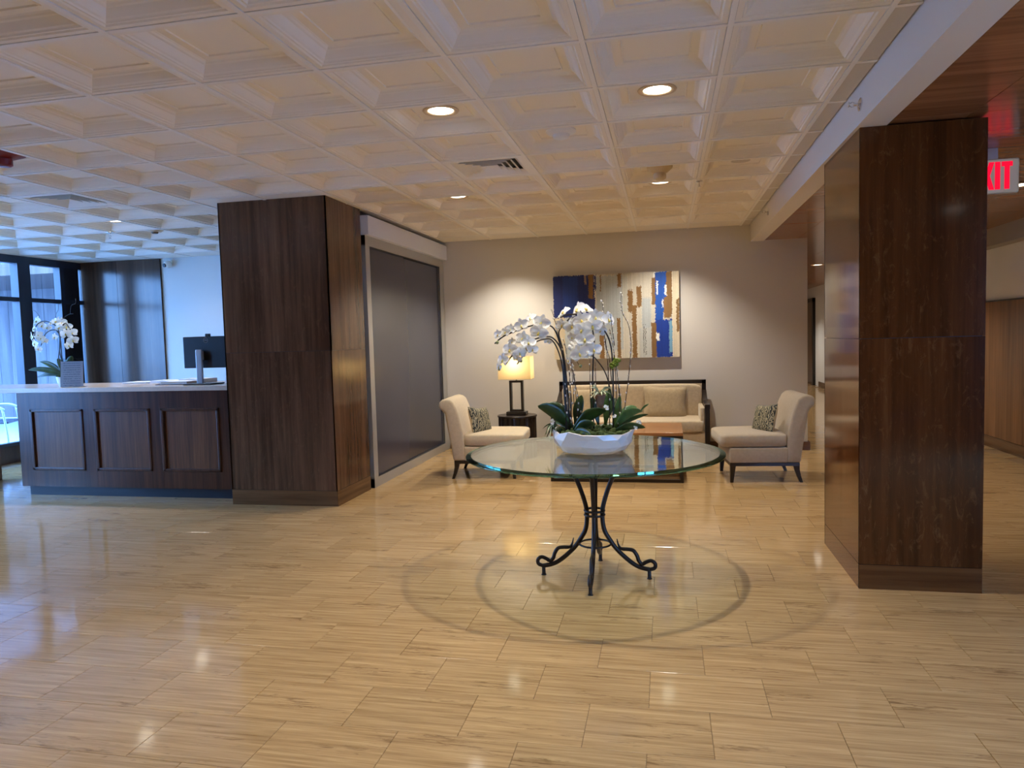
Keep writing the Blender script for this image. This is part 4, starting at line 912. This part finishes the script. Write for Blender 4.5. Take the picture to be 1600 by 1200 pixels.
def px_(u, v_, dy=0.0): return aty(u, v_, PY + dy)
# leaves  (base px, tip px, half width m, y offset base, y offset tip, droop)
for b_, t_, w_, d0, d1, dr_, mt in [
    ((894, 672), (840, 634), 0.042, 0.0, -0.12, 0.035, 'leaf'), ((893, 668), (858, 630), 0.038, 0.04, 0.08, 0.03, 'leaf'), ((899, 664), (909, 617), 0.030, 0.0, 0.03, 0.012, 'leaf'), ((896, 673), (948, 641), 0.036, -0.04, -0.12, 0.03, 'leaf'),
    ((897, 676), (931, 662), 0.030, -0.10, -0.20, 0.02, 'leaf'), ((893, 676), (925, 681), 0.018, -0.08, -0.22, 0.02, 'leaf'), ((961, 668), (969, 618), 0.020, 0.0, 0.02, 0.01, 'leaf2'), ((960, 670), (1004, 642), 0.030, -0.02, -0.06, 0.035, 'leaf2'), ((962, 672), (1009, 668), 0.022, -0.05, -0.12, 0.015, 'leaf'),
    ((963, 668), (1013, 647), 0.014, 0.0, -0.02, 0.012, 'leaf'), ((962, 667), (995, 636), 0.028, 0.05, 0.12, 0.03, 'leaf2'), ((946, 664), (953, 606), 0.026, 0.06, 0.08, 0.012, 'leaf2'), ((935, 664), (923, 618), 0.024, 0.06, 0.08, 0.015, 'leaf'), ((945, 662), (962, 622), 0.022, 0.08, 0.14, 0.02, 'leaf'),
    ((890, 670), (868, 660), 0.024, 0.06, 0.16, 0.02, 'leaf'), ((905, 668), (925, 640), 0.024, 0.10, 0.2, 0.02, 'leaf')]:
    leaf(op, px_(*b_, d0), px_(*t_, d1), w_, dr_, mt)
leaf(op, px_(1000, 643, -0.06), px_(1014, 631, -0.08), 0.006, 0.006, 'leaf2', n=6)
# flower spikes
def spike(pts, r=0.0042, dy=(0, 0)):
    n_ = len(pts); stem(op, [px_(u, v_, dy[0] + (dy[1] - dy[0]) * i / (n_ - 1)) for i, (u, v_) in enumerate(pts)], r)
spike([(889, 674), (884, 620), (881, 570), (874, 535), (865, 513), (850, 506), (830, 509), (806, 517), (786, 526), (773, 537)], 0.0046, (0, -0.03))
spike([(892, 674), (887, 620), (883, 572), (876, 545), (866, 530), (856, 526), (838, 529), (818, 540), (800, 556), (789, 571)], 0.0046, (0.02, -0.06))
spike([(886, 674), (882, 620), (879, 575), (872, 548), (862, 531), (850, 530), (836, 535), (824, 547), (813, 562), (808, 569)], 0.0042, (-0.02, -0.10))
spike([(928, 672), (926, 600), (927, 560), (928, 530), (922, 505), (906, 492), (888, 492), (876, 496)], 0.0046, (0.03, -0.02))
spike([(890, 672), (886, 600), (880, 550), (873, 520), (882, 507), (890, 497)], 0.004, (0.01, 0.0))
spike([(958, 672), (958, 610), (957, 565), (953, 535), (943, 515), (930, 508), (915, 520), (908, 540)], 0.0046, (0.0, -0.05))
spike([(960, 640), (948, 588), (932, 562), (922, 555), (908, 553)], 0.0035, (0.0, -0.08))
spike([(900, 562), (905, 571)], 0.002, (-0.06, -0.06))
D = lambda x, y, z: (x, y, z)
flw = [ # u, v, size(px radius), facing, dy
    (846, 505, 15, (-0.2, -1, 0.1), -0.04), (842, 520, 15, (-0.1, -1, -0.1), -0.05), (829, 498, 11, (-0.5, -0.8, 0.6), 0.0), (815, 509, 13, (-0.2, -1, 0.1), -0.04), (817, 530, 14, (-0.3, -1, 0.1), -0.06), (798, 515, 10, (-0.3, -1, 0.1), -0.02),
    (790, 519, 9, (-0.5, -1, 0.0), -0.04), (778, 523, 9, (-0.6, -1, 0.1), -0.03), (797, 547, 14, (-0.35, -1, 0.1), -0.07), (786, 563, 12, (-0.6, -1, 0.1), -0.07), (780, 573, 8, (-0.8, -0.7, -0.2), -0.06), (822, 543, 12, (0.3, -0.7, -0.5), -0.08), (826, 536, 12, (0.2, -1, 0.3), -0.10),
    (812, 552, 11, (0.3, -1, -0.2), -0.10), (832, 546, 10, (0.6, -1, -0.1), -0.09), (808, 560, 8, (-0.2, -1, -0.5), -0.10), (856, 533, 7, (0.2, -1, -0.4), -0.04), (800, 535, 8, (-0.4, -1, 0.2), -0.02),
    (881, 489, 13, (-0.7, -0.5, 0.7), 0.0), (903, 485, 16, (-0.75, -0.5, 0.4), 0.0), (914, 484, 16, (0.5, -0.5, 0.7), 0.03), (909, 501, 15, (-0.1, -1, 0.05), -0.05), (931, 497, 15, (0.1, -1, 0.1), -0.04), (926, 510, 15, (0.1, -1, -0.1), -0.07),
    (950, 500, 14, (0.85, -0.6, 0.1), -0.02), (909, 516, 14, (-0.1, -1, -0.1), -0.08), (914, 531, 15, (0.05, -1, 0.05), -0.09), (878, 508, 12, (-0.3, -1, -0.2), -0.01), (893, 510, 12, (0.3, -1, -0.2), -0.03), (906, 553, 15, (-0.05, -1, 0.0), -0.10),
    (928, 547, 13, (0.25, -1, 0.05), -0.09), (889, 563, 10, (-0.9, -0.4, -0.3), -0.05), (897, 540, 11, (-0.5, 0.8, -0.2), -0.02), (938, 516, 11, (0.4, -1, -0.3), -0.04), (917, 541, 11, (0.1, 0.9, -0.3), -0.03), (894, 527, 9, (-0.4, -0.9, -0.3), 0.02)]
rf = random.Random(2)
for (u, v_, s_, fc_, dy_) in flw: flower(op, px_(u, v_, dy_), s_ * 0.00372, fc_, rf.uniform(-0.35, 0.35))
for (u, v_, s_) in ((777, 535, 3.2), (814, 564, 3.0), (780, 577, 2.6), (907, 572, 3.2), (803, 552, 2.0)): inst('flower_bud', bud_me, op, px_(u, v_, -0.06) - wloc(op), (0.4, 0.3, 0), (s_ * 0.0037,) * 3)
for (u, v_, s_) in ((958, 570, 7), (963, 563, 6)):
    mbl = MB(); cpt = px_(u, v_, -0.02); rq = random.Random(u)
    for k in range(40): mbl.ball((cpt.x + rq.gauss(0, 0.009), cpt.y + rq.gauss(0, 0.009), cpt.z + rq.gauss(0, 0.007)), rq.uniform(0.004, 0.009), 6, 4)
    mbl.build('moss_ball', 'mossball', op, smooth=True)
# willow twigs with catkins
tw = [[(896, 672), (889, 620), (880, 560), (872, 525), (868, 505), (862, 484)], [(890, 675), (893, 630), (889, 580), (884, 545), (880, 530)], [(900, 675), (897, 630), (894, 585), (892, 560)], [(904, 672), (902, 640), (897, 595), (893, 570)], [(884, 672), (885, 630), (884, 600)], [(909, 665), (905, 630), (898, 595), (895, 572)], [(887, 676), (892, 640), (890, 600), (891, 575)],
      [(974, 672), (976, 640), (981, 600), (985, 560), (986, 535), (982, 508), (973, 490), (970, 472), (971, 458)], [(953, 672), (951, 600), (949, 560), (944, 520), (943, 495), (941, 474), (938, 470)], [(964, 672), (963, 610), (960, 560), (957, 535), (953, 515)], [(966, 672), (968, 630), (965, 590), (961, 560), (958, 545)], [(972, 672), (971, 640), (967, 605), (963, 575)], [(956, 600), (952, 560), (948, 545), (946, 530)], [(924, 660), (922, 600), (922, 560)], [(932, 640), (931, 600), (930, 565)], [(960, 540), (956, 510), (954, 490)]]
rt = random.Random(9)
for k, pts in enumerate(tw):
    dy_ = rt.uniform(-0.05, 0.06); path = smooth_path([px_(u, v_, dy_) for u, v_ in pts], 6)
    tg = MB().tube(path, [0.0026 - 0.0013 * i / len(path) for i in range(len(path))], 6).build('willow_twig', 'twig', op, smooth=True)
    bm2 = MB()
    for i in range(2, len(path), 2):
        if rt.random() < 0.85: q = path[i]; bm2.ball((q.x + rt.choice((-1, 1)) * 0.004, q.y - 0.002, q.z), (0.0042, 0.0042, 0.007), 6, 5)
    tag(bm2.build('catkins', 'bud', tg, smooth=True), kind='stuff')
# small clay pot with spider plant, pale blossoms and trailing grass
cp_ = px_(938, 640, 0.0); MB().lathe([(0.014, 0), (0.020, 0.05), (0.032, 0.10), (0.035, 0.108), (0.028, 0.108)], 16, (cp_.x, cp_.y, cp_.z - 0.02)).build('clay_pot', 'clay', op, smooth=False)
tpc = Vector((cp_.x, cp_.y, cp_.z + 0.085)); rs = random.Random(4)
for k in range(20):
    a = rs.uniform(0, 2 * PI); r = rs.uniform(0.045, 0.085); leaf(op, tpc, tpc + Vector((r * math.cos(a), r * math.sin(a), rs.uniform(-0.03, 0.06))), 0.0048, 0.02, 'varieg', 'spider_leaf', n=6, fold=0.1)
tg0 = px_(868, 668, -0.05)
for k in range(16):
    leaf(op, tg0 + Vector((rs.uniform(-0.02, 0.02), rs.uniform(-0.03, 0.03), 0.01)), tg0 + Vector((rs.uniform(-0.07, 0.0), rs.uniform(-0.10, 0.02), rs.uniform(-0.07, 0.0))), 0.004, 0.02, rs.choice(('leaf2', 'varieg', 'leaf')), 'trailing_leaf', n=6, fold=0.1)
for (u, v_, s_, dy_) in ((863, 659, 5, -0.10), (947, 637, 5, -0.05), (998, 660, 4.5, -0.08), (960, 650, 3.5, -0.08), (993, 668, 4, -0.10)): flower(op, px_(u, v_, dy_), s_ * 0.0036, (rs.uniform(-0.4, 0.4), -1, 0.4), rs.uniform(0, 3))

# ================================================================== DESK ORCHID
od = thing('desk_orchid', (-5.92, 6.22, CT), 'white orchid in a clear and white pot on the reception countertop', 'potted orchid')
DY = 6.22
def pd(u, v_, dy=0.0): return aty(u, v_, DY + dy)
MB().lathe([(0.06, 0), (0.075, 0.04), (0.085, 0.10), (0.08, 0.10), (0.07, 0.05)], 20, (-5.92, DY, CT)).build('pot', 'ceramic', od, smooth=False)
mm = MB(); mm.lathe([(0.08, 0.09), (0.05, 0.105), (0.001, 0.11)], 16, (-5.92, DY, CT), cap=False)
for k in range(30): a, r = rm.uniform(0, 6.28), 0.075 * math.sqrt(rm.random()); mm.ball((-5.92 + r * math.cos(a), DY + r * math.sin(a), CT + 0.105), 0.012, 6, 4)
tag(mm.build('moss', 'moss', od, smooth=True), kind='stuff')
pb = Vector((-5.92, DY, CT + 0.10))
def sp2(pts, r=0.005): stem(od, [pb + Vector((0.01, 0, 0))] + [pd(*q) for q in pts], r)
sp2([(92, 562), (94, 540), (91, 515), (84, 507), (70, 502), (57, 508), (54, 525)]); sp2([(97, 560), (95, 535), (90, 518), (80, 516), (70, 523), (64, 540)]); sp2([(95, 558), (93, 540), (96, 515), (102, 505), (110, 515)])
stem(od, [pd(86, 500), pd(88, 490), pd(91, 484), pd(91, 474)], 0.002); stem(od, [pd(62, 495), pd(56, 487), pd(50, 484)], 0.002); stem(od, [pd(110, 490), pd(111, 478), pd(118, 474), pd(118, 467)], 0.002); stem(od, [pd(96, 500), pd(106, 492), pd(115, 490)], 0.002)
for (u, v_, s_, fc_) in ((58, 502, 10, (-0.3, -1, 0.3)), (66, 509, 9, (0.1, -1, 0.1)), (54, 514, 10, (-0.6, -1, 0)), (50, 526, 10, (-0.8, -1, 0)), (60, 524, 9, (0.2, -1, 0)), (55, 537, 10, (-0.4, -1, -0.2)), (64, 529, 8, (0.4, -1, 0)), (60, 545, 8, (0, -1, -0.3)), (74, 512, 8, (0.2, -1, 0.2)), (88, 503, 10, (0, -1, 0.5)), (96, 504, 10, (0.2, -1, 0.3)), (93, 512, 10, (0, -1, 0)), (104, 511, 10, (0.5, -1, 0.2)), (103, 522, 11, (0.2, -1, -0.1)), (112, 520, 10, (0.8, -0.8, 0)), (114, 532, 10, (0.6, -1, 0)), (108, 540, 9, (0.2, -1, -0.4)), (86, 527, 8, (-0.2, -1, 0)), (70, 533, 7, (0.3, -1, -0.2)), (80, 505, 8, (-0.3, -1, 0.6))):
    flower(od, pd(u, v_, rf.uniform(-0.06, 0.04)), s_ * 0.0056, fc_, rf.uniform(-0.4, 0.4))
for t_, w_, dr_, dy_ in (((44, 578), 0.03, 0.03, -0.05), ((62, 565), 0.03, 0.03, 0.05), ((113, 556), 0.035, 0.03, 0.0), ((90, 560), 0.03, 0.02, 0.05), ((122, 572), 0.03, 0.03, 0.06), ((58, 590), 0.025, 0.03, 0.0)): leaf(od, pb, pd(*t_, dy_), w_, dr_)
